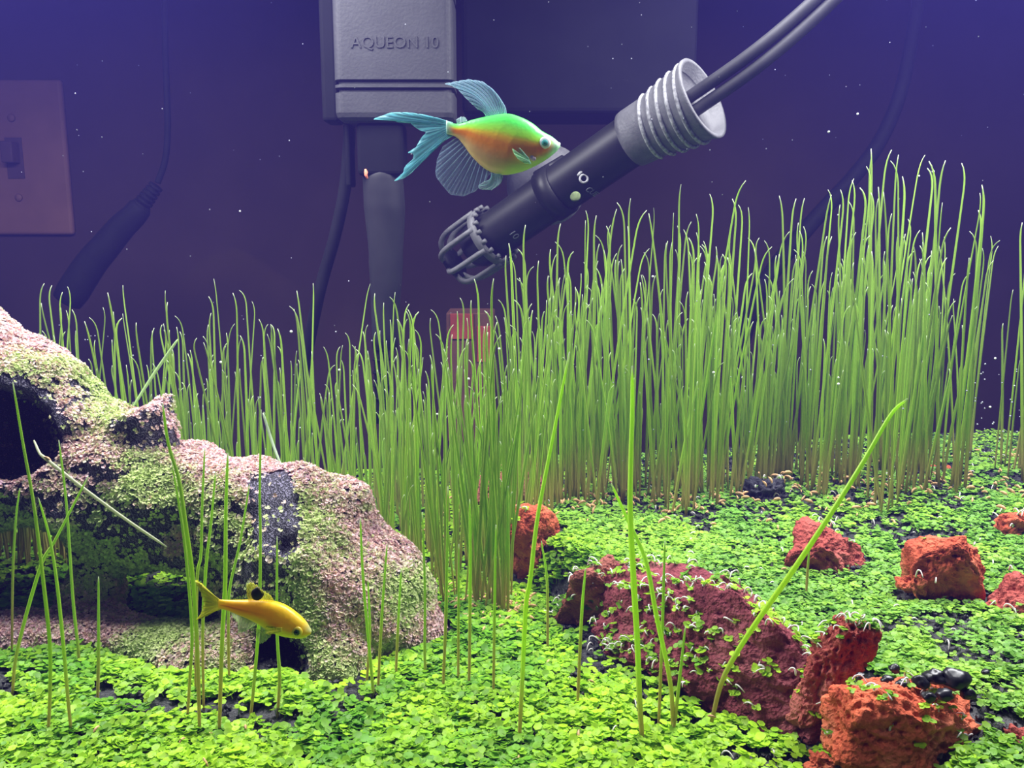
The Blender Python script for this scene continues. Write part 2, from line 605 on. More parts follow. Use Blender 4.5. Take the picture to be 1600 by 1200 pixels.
# ------------------------------------------------------------------ filter
FY = 0.432
fc = at(622, 195, FY)
flt = empty('power_filter', fc, 'grey hanging power filter with raised lettering and dark intake tube', 'filter')
k = pxm(FY)

def rrect(hw, hd, r, n=6):
    pts = []
    for cx, cy, a0 in ((hw - r, hd - r, 0), (-hw + r, hd - r, 90), (-hw + r, -hd + r, 180), (hw - r, -hd + r, 270)):
        for t in range(n + 1):
            a = math.radians(a0 + 90 * t / n)
            pts.append((cx + r * math.cos(a), cy + r * math.sin(a)))
    return np.array(pts)

def stack(levels, cy=0.0):
    """levels: (z, half width, half depth, corner radius)"""
    rings = [np.c_[rrect(hw, hd, r) + [0, cy], np.full(28, z)] for z, hw, hd, r in levels]
    V = np.vstack(rings)
    n, m = len(levels), 28
    i = np.arange(n - 1)[:, None] * m
    j = np.arange(m)[None]
    j2 = (j + 1) % m
    Q = np.stack([i + j, i + j2, i + m + j2, i + m + j], -1).reshape(-1, 4)
    V = np.vstack([V, [[0, cy, levels[0][0]], [0, cy, levels[-1][0]]]])
    jj = np.arange(m)
    T = np.concatenate([np.stack([np.full(m, n * m), (jj + 1) % m, jj], 1), np.stack([np.full(m, n * m + 1), (n - 1) * m + jj, (n - 1) * m + (jj + 1) % m], 1)])
    return V, [Q, T]

HW, HD, R = 86 * k, 0.013, 0.004
lv = [(0, HW - 0.004, HD - 0.004, 0.002), (0.0006, HW - 0.0022, HD - 0.002, R * .8), (0.002, HW - 0.0006, HD - 0.0006, R), (0.004, HW, HD, R)]
def groove(z):
    return [(z - 0.0011, HW, HD, R), (z - 0.0008, HW - 0.0014, HD - 0.0014, R), (z + 0.0008, HW - 0.0014, HD - 0.0014, R), (z + 0.0011, HW, HD, R)]
for zpx in (44, 55, 171, 184):
    lv += groove(zpx * k)
lv += [(0.075, HW + 0.0008, HD + 0.0005, R), (0.11, HW + 0.001, HD + 0.0006, R)]
v, f = stack(lv)
body = link('body', mesh_np('body', v, f, False), M['filter'], flt)
lt = text_mesh('AQUEON 10', 22.5 * k, 0.0004)
lo = link('lettering', lt, M['filter'], body)
lo.location = (3 * k, -HD - 0.0001, 108 * k)
lo.rotation_euler = (math.pi / 2, 0, 0)
link('side_flange', box_mesh('side_flange', -109 * k, -84 * k, -0.006, 0.010, 2 * k, 0.11, 0.002), M['filter_dark'], flt)
link('neck', box_mesh('neck', -58 * k, 10 * k, -0.009, 0.009, -75 * k, 1 * k, 0.002), M['filter_dark'], flt)
link('bracket', box_mesh('bracket', -78 * k, -70 * k, -0.004, 0.009, -90 * k, 1 * k, 0.001), M['filter_dark'], flt)
def wp(px, py, Y=FY):
    return at(px, py, Y) - fc
pth = catmull([wp(596, 255), wp(599, 290), wp(602, 350), wp(603, 420), wp(602, 545)], 26)
rd = np.interp(np.linspace(0, 1, 26), [0, .06, .15, .4, .7, .72, 1], [.004, .0078, .0094, .0098, .0080, .0082, .0062])
v, f = tube_np(pth, rd, 24)
link('intake_tube', mesh_np('intake_tube', v, f), M['filter_tube'], flt)
pth = np.array([wp(596, 546), wp(597, 660)])
v, f = tube_np(catmull(pth, 8), 0.0036, 14)
st = link('strainer', mesh_np('strainer', v, f), M['filter_dark'], flt)
for qn in range(5):
    t0 = wp(596, 560 + 20 * qn)
    v, f = tube_np(np.array([t0, t0 + [0, 0, -0.001]]), 0.0043, 14)
    link('strainer_ring', mesh_np('strainer_ring', v, f), M['filter_dark'], st)
# cord sweeping down left of the tube
v, f = tube_np(catmull([wp(546, 192, .445), wp(545, 230, .445), wp(538, 300, .445), wp(523, 370, .445), wp(506, 430, .445), wp(494, 480, .445), (wp(470, 600, .452))], 40), 0.0030, 10)
link('cord', mesh_np('cord', v, f), M['cord'], flt)
# dark tank of the filter outside the back glass
c0, c1 = at(722, 178, 0.48) - fc, at(1086, 178, 0.48) - fc
link('outer_housing', box_mesh('outer_housing', c0[0], c1[0], 0.0465, 0.10, c0[2], 0.13, 0.003), M['filter_dark'], flt)

hk = at(571, 272, 0.418)
v, f = tube_np(np.array([[0, 0, .0022], [.0003, 0, .0008], [.0002, 0, -.0004], [.0008, 0, -.002]]), [.0004, .0009, .0007, .0005], 8)
o = link('orange_husk', mesh_np('orange_husk', v, f), mat_plain('orange_husk', (0.85, 0.22, 0.12), .6, .3, 900))
o.location = hk
tag(o, 'tiny orange husk drifting beside the filter intake tube', 'husk')

# ------------------------------------------------------------------ heater
A = at(762, 374, 0.437)
Bp = at(993, 214, 0.400)
E = at(1096, 155, 0.382)
u = (Bp - A) / np.linalg.norm(Bp - A)
u2 = (E - Bp) / np.linalg.norm(E - Bp)
hz = empty('aquarium_heater', A, 'black tilted tube heater with ribbed grey cap and slotted grey guard', 'heater')
def frame(u):
    w = np.cross(u, [0, 1, 0]); w /= np.linalg.norm(w)
    v = np.cross(w, u)
    return u, v, w
fr = frame(u)
L = np.linalg.norm(Bp - A)
TR = 0.0112
v, f = lathe_np([(-0.012, 0.0), (-0.012, 0.006), (-0.010, TR * .85), (-0.006, TR), (0, TR), (L, TR), (L + 0.004, TR), (L + 0.004, 0)], 40, fr)
tube = link('glass_tube', mesh_np('glass_tube', v, f), M['heater_black'], hz)
# cap: a flared grey cone with raised rings and an open rim
fc2 = frame(u2)
o2 = Bp - A
L2 = np.linalg.norm(E - Bp)
v, f = lathe_np([(-0.002, TR), (-0.002, 0.0125), (0.0, 0.0128), (0.35 * L2, 0.0134), (L2 * 0.55, 0.0148), (L2 * .93, 0.0165), (L2, 0.0176), (L2 + .001, 0.0176), (L2 + 0.001, 0.0158), (L2 - 0.004, 0.0150), (L2 - 0.005, 0.0)], 40, fc2, o2)
cap = link('cap', mesh_np('cap', v, f), M['heater_grey'], hz)
for q_ in range(5):
    s = L2 * (0.30 + 0.145 * q_)
    r = np.interp(s / L2, [0, .35, .55, .93, 1], [.0128, .0134, .0148, .0165, .0176])
    a = np.linspace(-2.3 + 0.25 * (4 - q_), 1.5, 26)
    ring = o2 + s * u2 + (r + 0.0002) * (np.cos(a)[:, None] * -fc2[1] + np.sin(a)[:, None] * fc2[2])
    ring = ring + u2 * (0.002 * np.sin(a))[:, None]
    v, f = tube_np(ring, 0.00085, 8)
    link('cap_ring', mesh_np('cap_ring', v, f), M['heater_light'], cap)
# twin cord
for off in (-1, 1):
    p0 = E - A + fc2[2] * off * 0.0030
    cp = catmull([p0 - u2 * 0.006, at(1175, 97, .376) - A + fc2[2] * off * .0029, at(1260, 26, .372) - A + fc2[2] * off * .0027, at(1350, -60, .368) - A + fc2[2] * off * .0026], 30)
    v, f = tube_np(cp, 0.0026, 10)
    link('cord', mesh_np('cord', v, f), M['grey_cord'], hz)
# slotted guard
GR = 0.0150
v, f = lathe_np([(0.0005, GR - .0012), (0.0005, GR), (0.0045, GR), (0.0045, GR - .0012), (0.0005, GR - .0012)], 40, fr)
gd = link('guard_ring', mesh_np('guard_ring', v, f), M['heater_grey'], hz)
for q_ in range(18):
    a = q_ / 18 * 2 * math.pi
    d = math.cos(a) * fr[1] + math.sin(a) * fr[2]
    v, f = tube_np(np.array([u * 0.004 + d * (GR - .0005), u * 0.0062 + d * (GR - .0007)]), 0.0011, 6)
    link('guard_tooth', mesh_np('guard_tooth', v, f), M['heater_grey'], gd)
for q_ in range(8):
    a = (q_ + 0.3) / 8 * 2 * math.pi
    d = math.cos(a) * fr[1] + math.sin(a) * fr[2]
    pr = [u * 0.003 + d * (GR - .0005), u * -0.008 + d * (GR - .0005), u * -0.016 + d * (GR - .001), u * -0.021 + d * (GR - .0035), u * -0.0235 + d * (GR - .008)]
    v, f = tube_np(catmull(pr, 12), 0.0014, 8)
    link('guard_rib', mesh_np('guard_rib', v, f), M['heater_grey'], gd)
v, f = lathe_np([(-0.0222, 0.0), (-0.0222, 0.0085), (-0.0236, 0.0080), (-0.0240, 0)], 24, fr)
link('guard_end', mesh_np('guard_end', v, f), M['heater_black'], gd)
# suction cup holder against the back glass and its clip
sc = at(856, 287, 0.452) - A
v, f = lathe_np([(0.0175, 0.0205), (0.0160, 0.0205), (0.010, 0.016), (0.004, 0.007), (0.0, 0.006), (0, 0)], 40, (np.array([0, 1.0, 0]), np.array([1.0, 0, 0]), np.array([0, 0, 1.0])), sc)
v[:, 1] = np.minimum(v[:, 1], 0.469 - A[1])
link('suction_cup', mesh_np('suction_cup', v, f), M['heater_grey'], hz)
mid = at(868, 297, 0.421) - A
v, f = lathe_np([(-0.0040, TR), (-0.0040, TR + .0012), (0.0040, TR + .0012), (0.0040, TR)], 32, fr, u * float(np.dot(mid, u)))
link('clip_band', mesh_np('clip_band', v, f), M['heater_black'], hz)
cb = [at(838, 276, .425) - A, at(882, 250, .418) - A]
v, f = tube_np(np.array([cb[0], cb[1]]), 0.0026, 8)
link('clip_bar', mesh_np('clip_bar', v, f), M['heater_black'], hz)
# ring mark and printing on the tube's front
def on_tube(px, py, lift=0.0003):
    """the point on the tube's surface seen at a pixel"""
    best, bd = None, 9
    for Y in np.linspace(0.37, 0.45, 500):
        q = at(px, py, Y) - A
        r = np.linalg.norm(q - u * np.dot(q, u))
        if r <= TR + lift:
            return q
        if r < bd:
            best, bd = q, r
    return best
c = on_tube(912, 280) + np.array([0, -.0006, .0002])
a = np.linspace(0, 2 * math.pi, 25)
ring = c + 0.0017 * (np.cos(a)[:, None] * np.array([1, 0, 0.0]) + np.sin(a)[:, None] * np.array([0, 0.25, 1.0]))
v, f = tube_np(ring, 0.0005, 8, cap=False)
link('marker_ring', mesh_np('marker_ring', v, f), M['heater_light'], tube)
a = np.linspace(0.15, 2.9, 16)
ring = c + np.array([0, 0, .0003]) + 0.0027 * (np.cos(a)[:, None] * np.array([1, 0, 0.0]) + np.sin(a)[:, None] * np.array([0, 0.25, 1.0]))
v, f = tube_np(ring, [.0002] + [0.0006] * 14 + [.0002], 8)
link('marker_arc', mesh_np('marker_arc', v, f), M['heater_light'], tube)
for s_, px, py, sz in (('CUE', 925, 300, 0.0042), ('10', 803, 367, 0.0048)):
    me = text_mesh(s_, sz, 0.0001)
    o = link('printing', me, mat_plain('faint_print', (0.16, 0.16, 0.20), .6), tube)
    c = on_tube(px, py, 0.0004)
    nrm = c - u * np.dot(c, u); nrm /= np.linalg.norm(nrm)
    yv = u
    xv = np.cross(yv, nrm)
    o.matrix_local = Matrix(((xv[0], yv[0], nrm[0], c[0]), (xv[1], yv[1], nrm[1], c[1]), (xv[2], yv[2], nrm[2], c[2]), (0, 0, 0, 1)))

# ------------------------------------------------------------------ fish
def mat_fish(name):
    m, nt, p, out = new_mat(name)
    a = nt.nodes.new('ShaderNodeAttribute')
    a.attribute_name = 'Col'
    tc = nt.nodes.new('ShaderNodeTexCoord')
    vr = nt.nodes.new('ShaderNodeTexVoronoi')
    vr.inputs['Scale'].default_value = 900
    nt.links.new(tc.outputs['Object'], vr.inputs['Vector'])
    b = nt.nodes.new('ShaderNodeBump')
    b.inputs['Strength'].default_value = 0.12
    b.inputs['Distance'].default_value = 0.0003
    nt.links.new(vr.outputs['Distance'], b.inputs['Height'])
    nt.links.new(b.outputs['Normal'], p.inputs['Normal'])
    nt.links.new(a.outputs['Color'], p.inputs['Base Color'])
    p.inputs['Roughness'].default_value = 0.35
    p.inputs['Subsurface Weight'].default_value = 0.35
    p.inputs['Subsurface Radius'].default_value = (1, 1, 0.6)
    p.inputs['Subsurface Scale'].default_value = 0.004
    return m

class Fish:
    def __init__(s, name, center, Y, label, yaw):
        s.c = center
        s.k = pxm(Y) / 1.0
        s.o = at(center[0], center[1], Y)
        s.root = empty(name, s.o, label, 'fish')
        s.root.rotation_euler = (0, 0, yaw)
    def pt(s, p, y=0.0):
        return np.array([(p[0] - s.c[0]) * s.k, y, (s.c[1] - p[1]) * s.k])
    def body(s, top, bot, width, colfn, mat, n=72, m=32):
        T = catmull(top, n)
        Bt = catmull(bot, n)
        w = np.interp(np.linspace(0, 1, n), np.linspace(0, 1, len(width)), width) * s.k
        a = np.arange(m) / m * 2 * math.pi
        V, C = [], []
        for i in range(n):
            c = (T[i] + Bt[i]) / 2
            h = (T[i] - Bt[i]) / 2
            for q in a:
                cz = math.cos(q)
                sy = math.sin(q)
                p = c + h * cz
                V.append(s.pt(p, w[i] * math.copysign(abs(sy) ** 0.85, sy)))
                C.append(colfn(i / (n - 1), (1 - cz) / 2))
        V = np.array(V)
        i = np.arange(n - 1)[:, None] * m
        j = np.arange(m)[None]
        j2 = (j + 1) % m
        Q = np.stack([i + j, i + m + j, i + m + j2, i + j2], -1).reshape(-1, 4)
        V = np.vstack([V, V[:m].mean(0)[None], V[-m:].mean(0)[None]])
        C += [C[0], C[-1]]
        jj = np.arange(m)
        Tr = np.concatenate([np.stack([np.full(m, n * m), jj, (jj + 1) % m], 1), np.stack([np.full(m, n * m + 1), (n - 1) * m + (jj + 1) % m, (n - 1) * m + jj], 1)])
        s.bm = link('body', mesh_np('body', V, [Q, Tr], True, np.array(C)), mat, s.root)
        return s.bm
    def fin(s, name, base, edge, mat, raymat, rays=14, yo=0.0, ripple=0.0005, per=4, label=None, ray_r=0.35, sweep=0.0, mid=None):
        nr = rays * per + 1
        Bs = catmull(base, nr) if len(base) > 2 else lerp_poly(base, nr)
        Es = lerp_poly(edge, nr)
        ns = 10
        V = []
        R = []
        for i in range(nr):
            yy = ripple * math.sin(i / per * 2 * math.pi) + 2.2 * ripple * math.sin(i / nr * 7)
            line = []
            for q in range(ns):
                t = q / (ns - 1)
                p = Bs[i] * (1 - t) + Es[i] * t
                d = Es[i] - Bs[i]
                p = p + np.array([-d[1], d[0]]) * sweep * math.sin(math.pi * t)
                line.append(s.pt(p, yo + yy * t))
            V += line
            if i % per == 0:
                R.append(line)
        i = np.arange(nr - 1)[:, None] * ns
        j = np.arange(ns - 1)[None]
        Q = np.stack([i + j, i + j + 1, i + ns + j + 1, i + ns + j], -1).reshape(-1, 4)
        o = link(name, mesh_np(name, np.array(V), Q), mat, s.root)
        so = o.modifiers.new('thickness', 'SOLIDIFY')
        so.thickness = 0.00018
        so.offset = 0
        v, f = join_np([tube_np(np.array(l), np.linspace(ray_r * 1.3, ray_r * 0.5, ns) * s.k, 5) for l in R])
        link('fin_rays', mesh_np('fin_rays', v, f), raymat, o)
        if label: o['label'] = label
        return o
    def eye(s, p, r, y, cols, names=('eye', 'iris', 'pupil')):
        for sd in (-1, 1):
            c = s.pt(p, sd * y)
            par = None
            for nme, rr, dp, mt in ((names[0], r, 0.62, cols[0]), (names[1], r * .74, .78, cols[1]), (names[2], r * .42, .86, cols[2])):
                bm = bmesh.new()
                bmesh.ops.create_uvsphere(bm, u_segments=20, v_segments=14, radius=1)
                for vtx in bm.verts:
                    vtx.co = Vector((vtx.co.x * rr * s.k, vtx.co.y * r * dp * s.k * 0.75, vtx.co.z * rr * s.k))
                o = link(nme, mesh_bm(nme, bm), mt, par or s.root)
                if par is None:
                    o.location = c
                    par = o
                else:
                    o.location = (0, 0, 0)

def z2(pts):      # crop used to read the green fish: 4.444x at (560,100)
    return [(560 + x / 4.444, 100 + y / 4.444) for x, y in pts]
def z6(pts):      # crop used to read the yellow fish: 6x at (280,860)
    return [(280 + x / 6.0, 860 + y / 6.0) for x, y in pts]

def mixc(a, b, t):
    t = min(1, max(0, t))
    return tuple(x * (1 - t) + y * t for x, y in zip(a, b))
def sst(a, b, x):
    t = min(1, max(0, (x - a) / (b - a)))
    return t * t * (3 - 2 * t)

F1 = Fish('tetra_fish', (785, 226), 0.300, 'green and orange long finned fish swimming in front of the heater', math.radians(-4))
top1 = z2([(628, 402), (700, 425), (800, 400), (900, 378), (1030, 362), (1120, 385), (1200, 425), (1262, 474), (1325, 509), (1368, 543), (1381, 560)])
bot1 = z2([(628, 490), (690, 508), (740, 560), (800, 640), (890, 720), (1000, 756), (1110, 742), (1205, 706), (1292, 658), (1356, 608), (1384, 574)])
def col1(s, v):
    green = (0.10, 0.80, 0.12); lime = (0.55, 0.95, 0.05); yel = (1.0, 0.72, 0.03); org = (0.98, 0.36, 0.02); pale = (0.80, 0.55, 0.22)
    bel = (0.42, 0.60, 0.10); teal = (0.45, 0.80, 0.62)
    line = 0.34 + 0.06 * (1 - s)
    c = mixc(green, lime, sst(0.12, line - 0.05, v))
    c = mixc(c, yel, sst(line - 0.06, line, v))
    c = mixc(c, org, sst(line + 0.0, line + 0.10, v))
    c = mixc(c, mixc(pale, bel, sst(0.35, 0.6, s)), sst(0.60, 0.92, v))
    c = mixc(c, pale, 0.5 * sst(.25, .12, abs(s - .3)) * sst(.6, .8, v))
    c = mixc(c, teal, sst(0.77, 0.88, s) * 0.92)
    c = mixc(c, (0.35, 0.60, 0.50), sst(0.10, 0.0, s))
    return c
F1.body(top1, bot1, [4.5, 7, 10, 14, 18, 20.5, 20, 18, 14.5, 10, 4], col1, mat_fish('green_fish_skin'))
fin_m = mat_fin('teal_fin', (0.30, 0.72, 0.80), 0.38)
fin_d = mat_fin('faint_fin', (0.30, 0.45, 0.60), 0.16)
fin_r = mat_fin('pale_fin_ray', (0.60, 0.88, 0.92), 0.75)
fin_r2 = mat_fin('faint_fin_ray', (0.45, 0.65, 0.75), 0.35)
F1.fin('dorsal_fin', z2([(895, 380), (960, 372), (1025, 364)]), z2([(835, 330), (760, 262), (700, 198), (655, 175), (620, 168), (700, 156), (780, 147), (870, 160), (940, 210), (990, 280)]), mat_fin('dorsal_membrane', (0.40, 0.62, 0.75), 0.30), fin_r, 14, ray_r=0.45, sweep=0.12)
F1.fin('tail_fin', z2([(672, 418), (655, 445), (668, 500)]), z2([(560, 383), (430, 355), (320, 345), (240, 349), (130, 388), (255, 388), (300, 410), (370, 395), (400, 432), (450, 465), (500, 478), (470, 500), (440, 540), (430, 575), (360, 610), (410, 612), (405, 650), (345, 705), (330, 755), (270, 795), (350, 772), (430, 700), (520, 590), (610, 530)]), mat_fin('tail_membrane', (0.25, 0.70, 0.78), 0.50), fin_r, 16, ray_r=0.45)
F1.fin('anal_fin', z2([(695, 512), (760, 585), (830, 665), (925, 738)]), z2([(600, 570), (560, 650), (545, 740), (556, 775), (600, 830), (650, 885), (740, 896), (820, 862), (870, 810), (910, 752)]), fin_d, fin_r2, 12, ray_r=0.35)
F1.fin('pelvic_fin', z2([(930, 745), (975, 752)]), z2([(880, 800), (835, 828), (845, 848), (930, 856), (985, 820), (1005, 775)]), mat_fin('pelvic_membrane', (0.5, 0.75, 0.75), 0.35), fin_r, 6, yo=-0.0016, ray_r=0.5, sweep=-0.25)
F1.fin('pectoral_fin', z2([(1180, 655), (1195, 690)]), z2([(1120, 590), (1065, 565), (1080, 620), (1110, 660), (1150, 685)]), mat_fin('pectoral_membrane', (0.45, 0.9, 0.5), 0.55), fin_r, 6, yo=-0.0047, ray_r=0.4)
F1.fin('adipose_fin', z2([(700, 424), (760, 408)]), z2([(695, 395), (720, 378), (755, 385), (765, 400)]), mat_fin('adipose_membrane', (0.55, 0.7, 0.75), 0.45), fin_r2, 4, ray_r=.3)
eye_w = mat_plain('silver_eye', (0.75, 0.80, 0.78), 0.25, .1, 900)
eye_t = mat_plain('teal_iris', (0.10, 0.42, 0.38), 0.15, .2, 900)
eye_k = mat_plain('dark_teal_pupil', (0.03, 0.22, 0.18), 0.08, .1, 900)
F1.eye(z2([(1283, 556)])[0], 8.8, 14.6 * F1.k, (eye_w, eye_t, eye_k))
gp_ = z2([(1195, 560), (1185, 610), (1200, 650), (1225, 665)])
v, f = tube_np(catmull([F1.pt(p, -0.0029 - 0.0004 * q) for q, p in enumerate(gp_)], 14), [.0001] + [.0007] * 12 + [.0001], 8, flat=.4)
link('gill_cover', mesh_np('gill_cover', v, f), mat_plain('gill_violet', (0.55, 0.45, 0.52), .4, .1, 600), F1.root)
v, f = tube_np(catmull([F1.pt(p, 0) for p in z2([(1352, 575), (1368, 562), (1382, 552)])], 8), [.0008, .0008, .0008, .0007, .0007, .0006, .0005, .0002], 10)
link('lips', mesh_np('lips', v, f), mat_plain('pale_lips', (0.8, 0.85, 0.8), .4, .1, 600), F1.root)

F2 = Fish('danio_fish', (400, 965), 0.194, 'yellow orange fish with black dorsal spot swimming past the mossy log', math.radians(6))
top2 = z6([(372, 425), (480, 437), (600, 442), (760, 450), (900, 472), (1000, 512), (1080, 570), (1150, 640), (1205, 705), (1250, 790)])
bot2 = z6([(372, 522), (450, 540), (550, 588), (650, 638), (750, 702), (850, 776), (950, 825), (1060, 852), (1170, 862), (1243, 825)])
def col2(s, v):
    yel = (0.98, 0.62, 0.01); org = (0.97, 0.40, 0.01); bel = (0.86, 0.70, 0.02); dark = (0.55, 0.18, 0.01)
    c = mixc(yel, org, sst(.55, .1, s) * 0.7 + 0.3 * sst(.15, .5, v))
    c = mixc(c, bel, sst(0.56, 0.75, v) * sst(.25, .55, s))
    l = 0.50 + 0.10 * s
    c = mixc(c, dark, 0.9 * sst(0.055, 0.0, abs(v - l)) * sst(0.85, .6, s) * sst(0, .05, s))
    c = mixc(c, (0.55, 0.55, 0.22), sst(0.82, .98, s) * sst(.6, .2, v))
    c = mixc(c, (0.35, 0.22, 0.02), sst(.035, .0, abs(s - .80)) * sst(.3, .5, v) * sst(.9, .7, v) * .6)
    return c
F2.body(top2, bot2, [3, 6, 9.5, 12.5, 15, 16.5, 16.5, 15, 11, 4], col2, mat_fish('yellow_fish_skin'))
fy = mat_fin('yellow_fin', (0.70, 0.72, 0.05), 0.40)
fyr = mat_fin('yellow_fin_ray', (0.75, 0.70, 0.08), 0.55)
fg = mat_fin('pale_green_fin', (0.62, 0.75, 0.45), 0.38)
F2.fin('tail_fin', z6([(385, 428), (378, 475), (385, 528)]), z6([(255, 320), (200, 260), (150, 235), (180, 300), (210, 370), (238, 450), (225, 510), (200, 560), (160, 608), (240, 590), (320, 555)]), mat_fin('tail_yellow', (0.72, 0.72, 0.04), 0.6), fyr, 14, ray_r=.4)
F2.fin('dorsal_fin', z6([(660, 446), (780, 452), (905, 474)]), z6([(645, 380), (640, 300), (690, 275), (760, 290), (820, 350), (860, 410)]), fy, fyr, 10, ray_r=.4)
bl = [F2.pt(p, -0.0008) for p in z6([(695, 350), (730, 362), (770, 370), (812, 372)])]
v, f = tube_np(catmull(bl, 10), [.0004, .0009, .0013, .0016, .0017, .0017, .0016, .0013, .0009, .0004], 10, flat=.3)
link('dorsal_spot', mesh_np('dorsal_spot', v, f), mat_plain('black_spot', (0.01, 0.01, 0.008), .6), F2.root)
F2.fin('anal_fin', z6([(480, 556), (600, 615), (730, 690)]), z6([(500, 620), (535, 700), (545, 765), (620, 745), (690, 725)]), fg, fyr, 9, ray_r=.35)
F2.fin('pelvic_fin', z6([(745, 712), (830, 765)]), z6([(735, 790), (748, 872), (800, 835), (865, 800)]), fg, fyr, 6, yo=-0.0018, ray_r=.35)
F2.fin('pectoral_fin', z6([(985, 690), (985, 730)]), z6([(900, 690), (820, 690), (840, 720), (900, 745)]), fy, fyr, 6, yo=-0.0030, ray_r=.3)
F2.eye(z6([(1120, 760)])[0], 9.0, 13.6 * F2.k, (mat_plain('yellow_eye', (0.75, 0.62, 0.05), .3, .1, 900), mat_plain('dark_green_iris', (0.02, 0.07, 0.02), .15, .2, 900), mat_plain('black_pupil', (0.005, 0.008, 0.005), .08, .1, 900)))

# ------------------------------------------------------------------ mossy log
def sd_caps(p, a, b, ra, rb, flat=1.0):
    a = np.asarray(a); b = np.asarray(b)
    ab = b - a
    t = np.clip(((p - a) @ ab) / (ab @ ab), 0, 1)
    c = a + t[..., None] * ab
    d = p - c
    if flat != 1.0:
        d = d * np.array([1, 1, 1 / flat])
    r = np.linalg.norm(d, axis=-1) - (ra + (rb - ra) * t)
    return r

def smin(a, b, k):
    h = np.clip(0.5 + 0.5 * (b - a) / k, 0, 1)
    return b * (1 - h) + a * h - k * h * (1 - h)

LOG_H = 0.0014
lo_, hi_ = np.array([-0.235, 0.222, -0.012]), np.array([-0.015, 0.352, 0.125])
ax = [np.arange(lo_[q], hi_[q], LOG_H) for q in range(3)]
LP = np.stack(np.meshgrid(*ax, indexing='ij'), -1)

def log_sdf(p):
    pp = p + 0.0022 * np.stack([vnoise(p, 55, 1), vnoise(p, 55, 2), vnoise(p, 55, 3)], -1)
    T = [at(-100, 615, .303), at(5, 668, .300), at(110, 738, .296), at(250, 790, .290), at(390, 824, .285), at(500, 866, .281), at(590, 930, .278), at(640, 980, .275)]
    R_ = [0.0360, 0.0310, 0.0225, 0.0200, 0.0208, 0.0205, 0.0170, 0.0120]
    d = None
    for q in range(len(T) - 1):
        e = sd_caps(pp, T[q], T[q + 1], R_[q], R_[q + 1])
        d = e if d is None else smin(d, e, 0.006)
    # spreading foot
    d = smin(d, sd_caps(pp, at(470, 905, .272), at(520, 1030, .254), .020, .012), .010)
    d = smin(d, sd_caps(pp, at(560, 950, .270), at(610, 1000, .266), .017, .010), .008)
    d = smin(d, sd_caps(pp, at(400, 930, .276), at(395, 1020, .258), .012, .008), .006)
    # knot and snapped stub
    d = smin(d, sd_caps(pp, at(480, 790, .281), at(525, 800, .281), .0125, .0115), .004)
    stub = sd_caps(pp, at(212, 720, .292), at(238, 648, .290), .0105, .0095)
    s0 = at(256, 628, .29)
    stub = np.maximum(stub, (p[..., 0] - s0[0]) * .97 + (p[..., 2] - s0[2]) * .22)
    stub = np.maximum(stub, -(p[..., 0] - s0[0]) * .37 + (p[..., 2] - s0[2]) * .93)
    d = smin(d, stub, .0025)
    d = smin(d, sd_caps(pp, at(150, 690, .302), at(185, 675, .302), .009, .008), .004)
    # legs and the base it stands on
    d = smin(d, sd_caps(pp, at(140, 830, .290), at(140, 955, .287), .0100, .0110), .007)
    d = smin(d, sd_caps(pp, at(-75, 850, .290), at(-85, 960, .287), .012, .014), .008)
    for a, b, ra, rb in ((at(-80, 1000, .268), at(150, 985, .272), .012, .010), (at(150, 985, .272), at(330, 1020, .260), .010, .012), (at(330, 1020, .260), at(430, 1045, .252), .012, .008)):
        d = smin(d, sd_caps(pp, a, b, ra, rb, 0.55), .006)
    # mouth, hollow inside, the arch between the foot's toes
    mouth = sd_caps(pp, at(8, 680, .235), at(2, 672, .306), .0150, .0165)
    d = np.maximum(d, -mouth)
    arch = sd_caps(pp, at(445, 1042, .235), at(420, 1000, .280), .0075, .0060)
    d = np.maximum(d, -arch)
    a2 = sd_caps(p * np.array([0.62, 1, 1]), at(256, 925, .20) * np.array([.62, 1, 1]), at(262, 917, .38) * np.array([.62, 1, 1]), .0076, .0092)
    d = np.maximum(d, -a2)
    a3 = sd_caps(p, at(28, 888, .20), at(28, 885, .38), .0140, .0175)
    d = np.maximum(d, -a3)
    # groove of the bare scar
    sc = sd_caps(p, at(418, 712, .266), at(440, 850, .258), .0040, .0060)
    d = np.maximum(d, -(sc + 0.0012))
    return d + 0.0017 * vnoise(p, 85, 6) + 0.0012 * vnoise(p, 160, 7) + 0.0006 * vnoise(p, 420, 8)

LF = log_sdf(LP)
LV, LQ = surface_nets(LF, lo_, LOG_H)

mb, nt, p, out = new_mat('dark_bark')
tc = nt.nodes.new('ShaderNodeTexCoord')
mp = nt.nodes.new('ShaderNodeMapping')
mp.inputs['Rotation'].default_value = (0.2, 0.5, 0.3)
wv = nt.nodes.new('ShaderNodeTexWave')
wv.inputs['Scale'].default_value = 330
wv.inputs['Distortion'].default_value = 14
wv.inputs['Detail'].default_value = 3
wv.inputs['Detail Scale'].default_value = 2
nt.links.new(tc.outputs['Object'], mp.inputs['Vector'])
nt.links.new(mp.outputs[0], wv.inputs['Vector'])
rp = nt.nodes.new('ShaderNodeValToRGB')
e = rp.color_ramp.elements
e[0].position, e[0].color = 0.62, (0.014, 0.012, 0.024, 1)
e[1].position, e[1].color = 1.0, (0.22, 0.20, 0.30, 1)
nt.links.new(wv.outputs['Fac'], rp.inputs['Fac'])
nt.links.new(rp.outputs['Color'], p.inputs['Base Color'])
p.inputs['Roughness'].default_value = 0.6
bp = nt.nodes.new('ShaderNodeBump')
bp.inputs['Strength'].default_value = 0.7
bp.inputs['Distance'].default_value = 0.0008
nt.links.new(wv.outputs['Fac'], bp.inputs['Height'])
nt.links.new(bp.outputs['Normal'], p.inputs['Normal'])
M['bark'] = mb

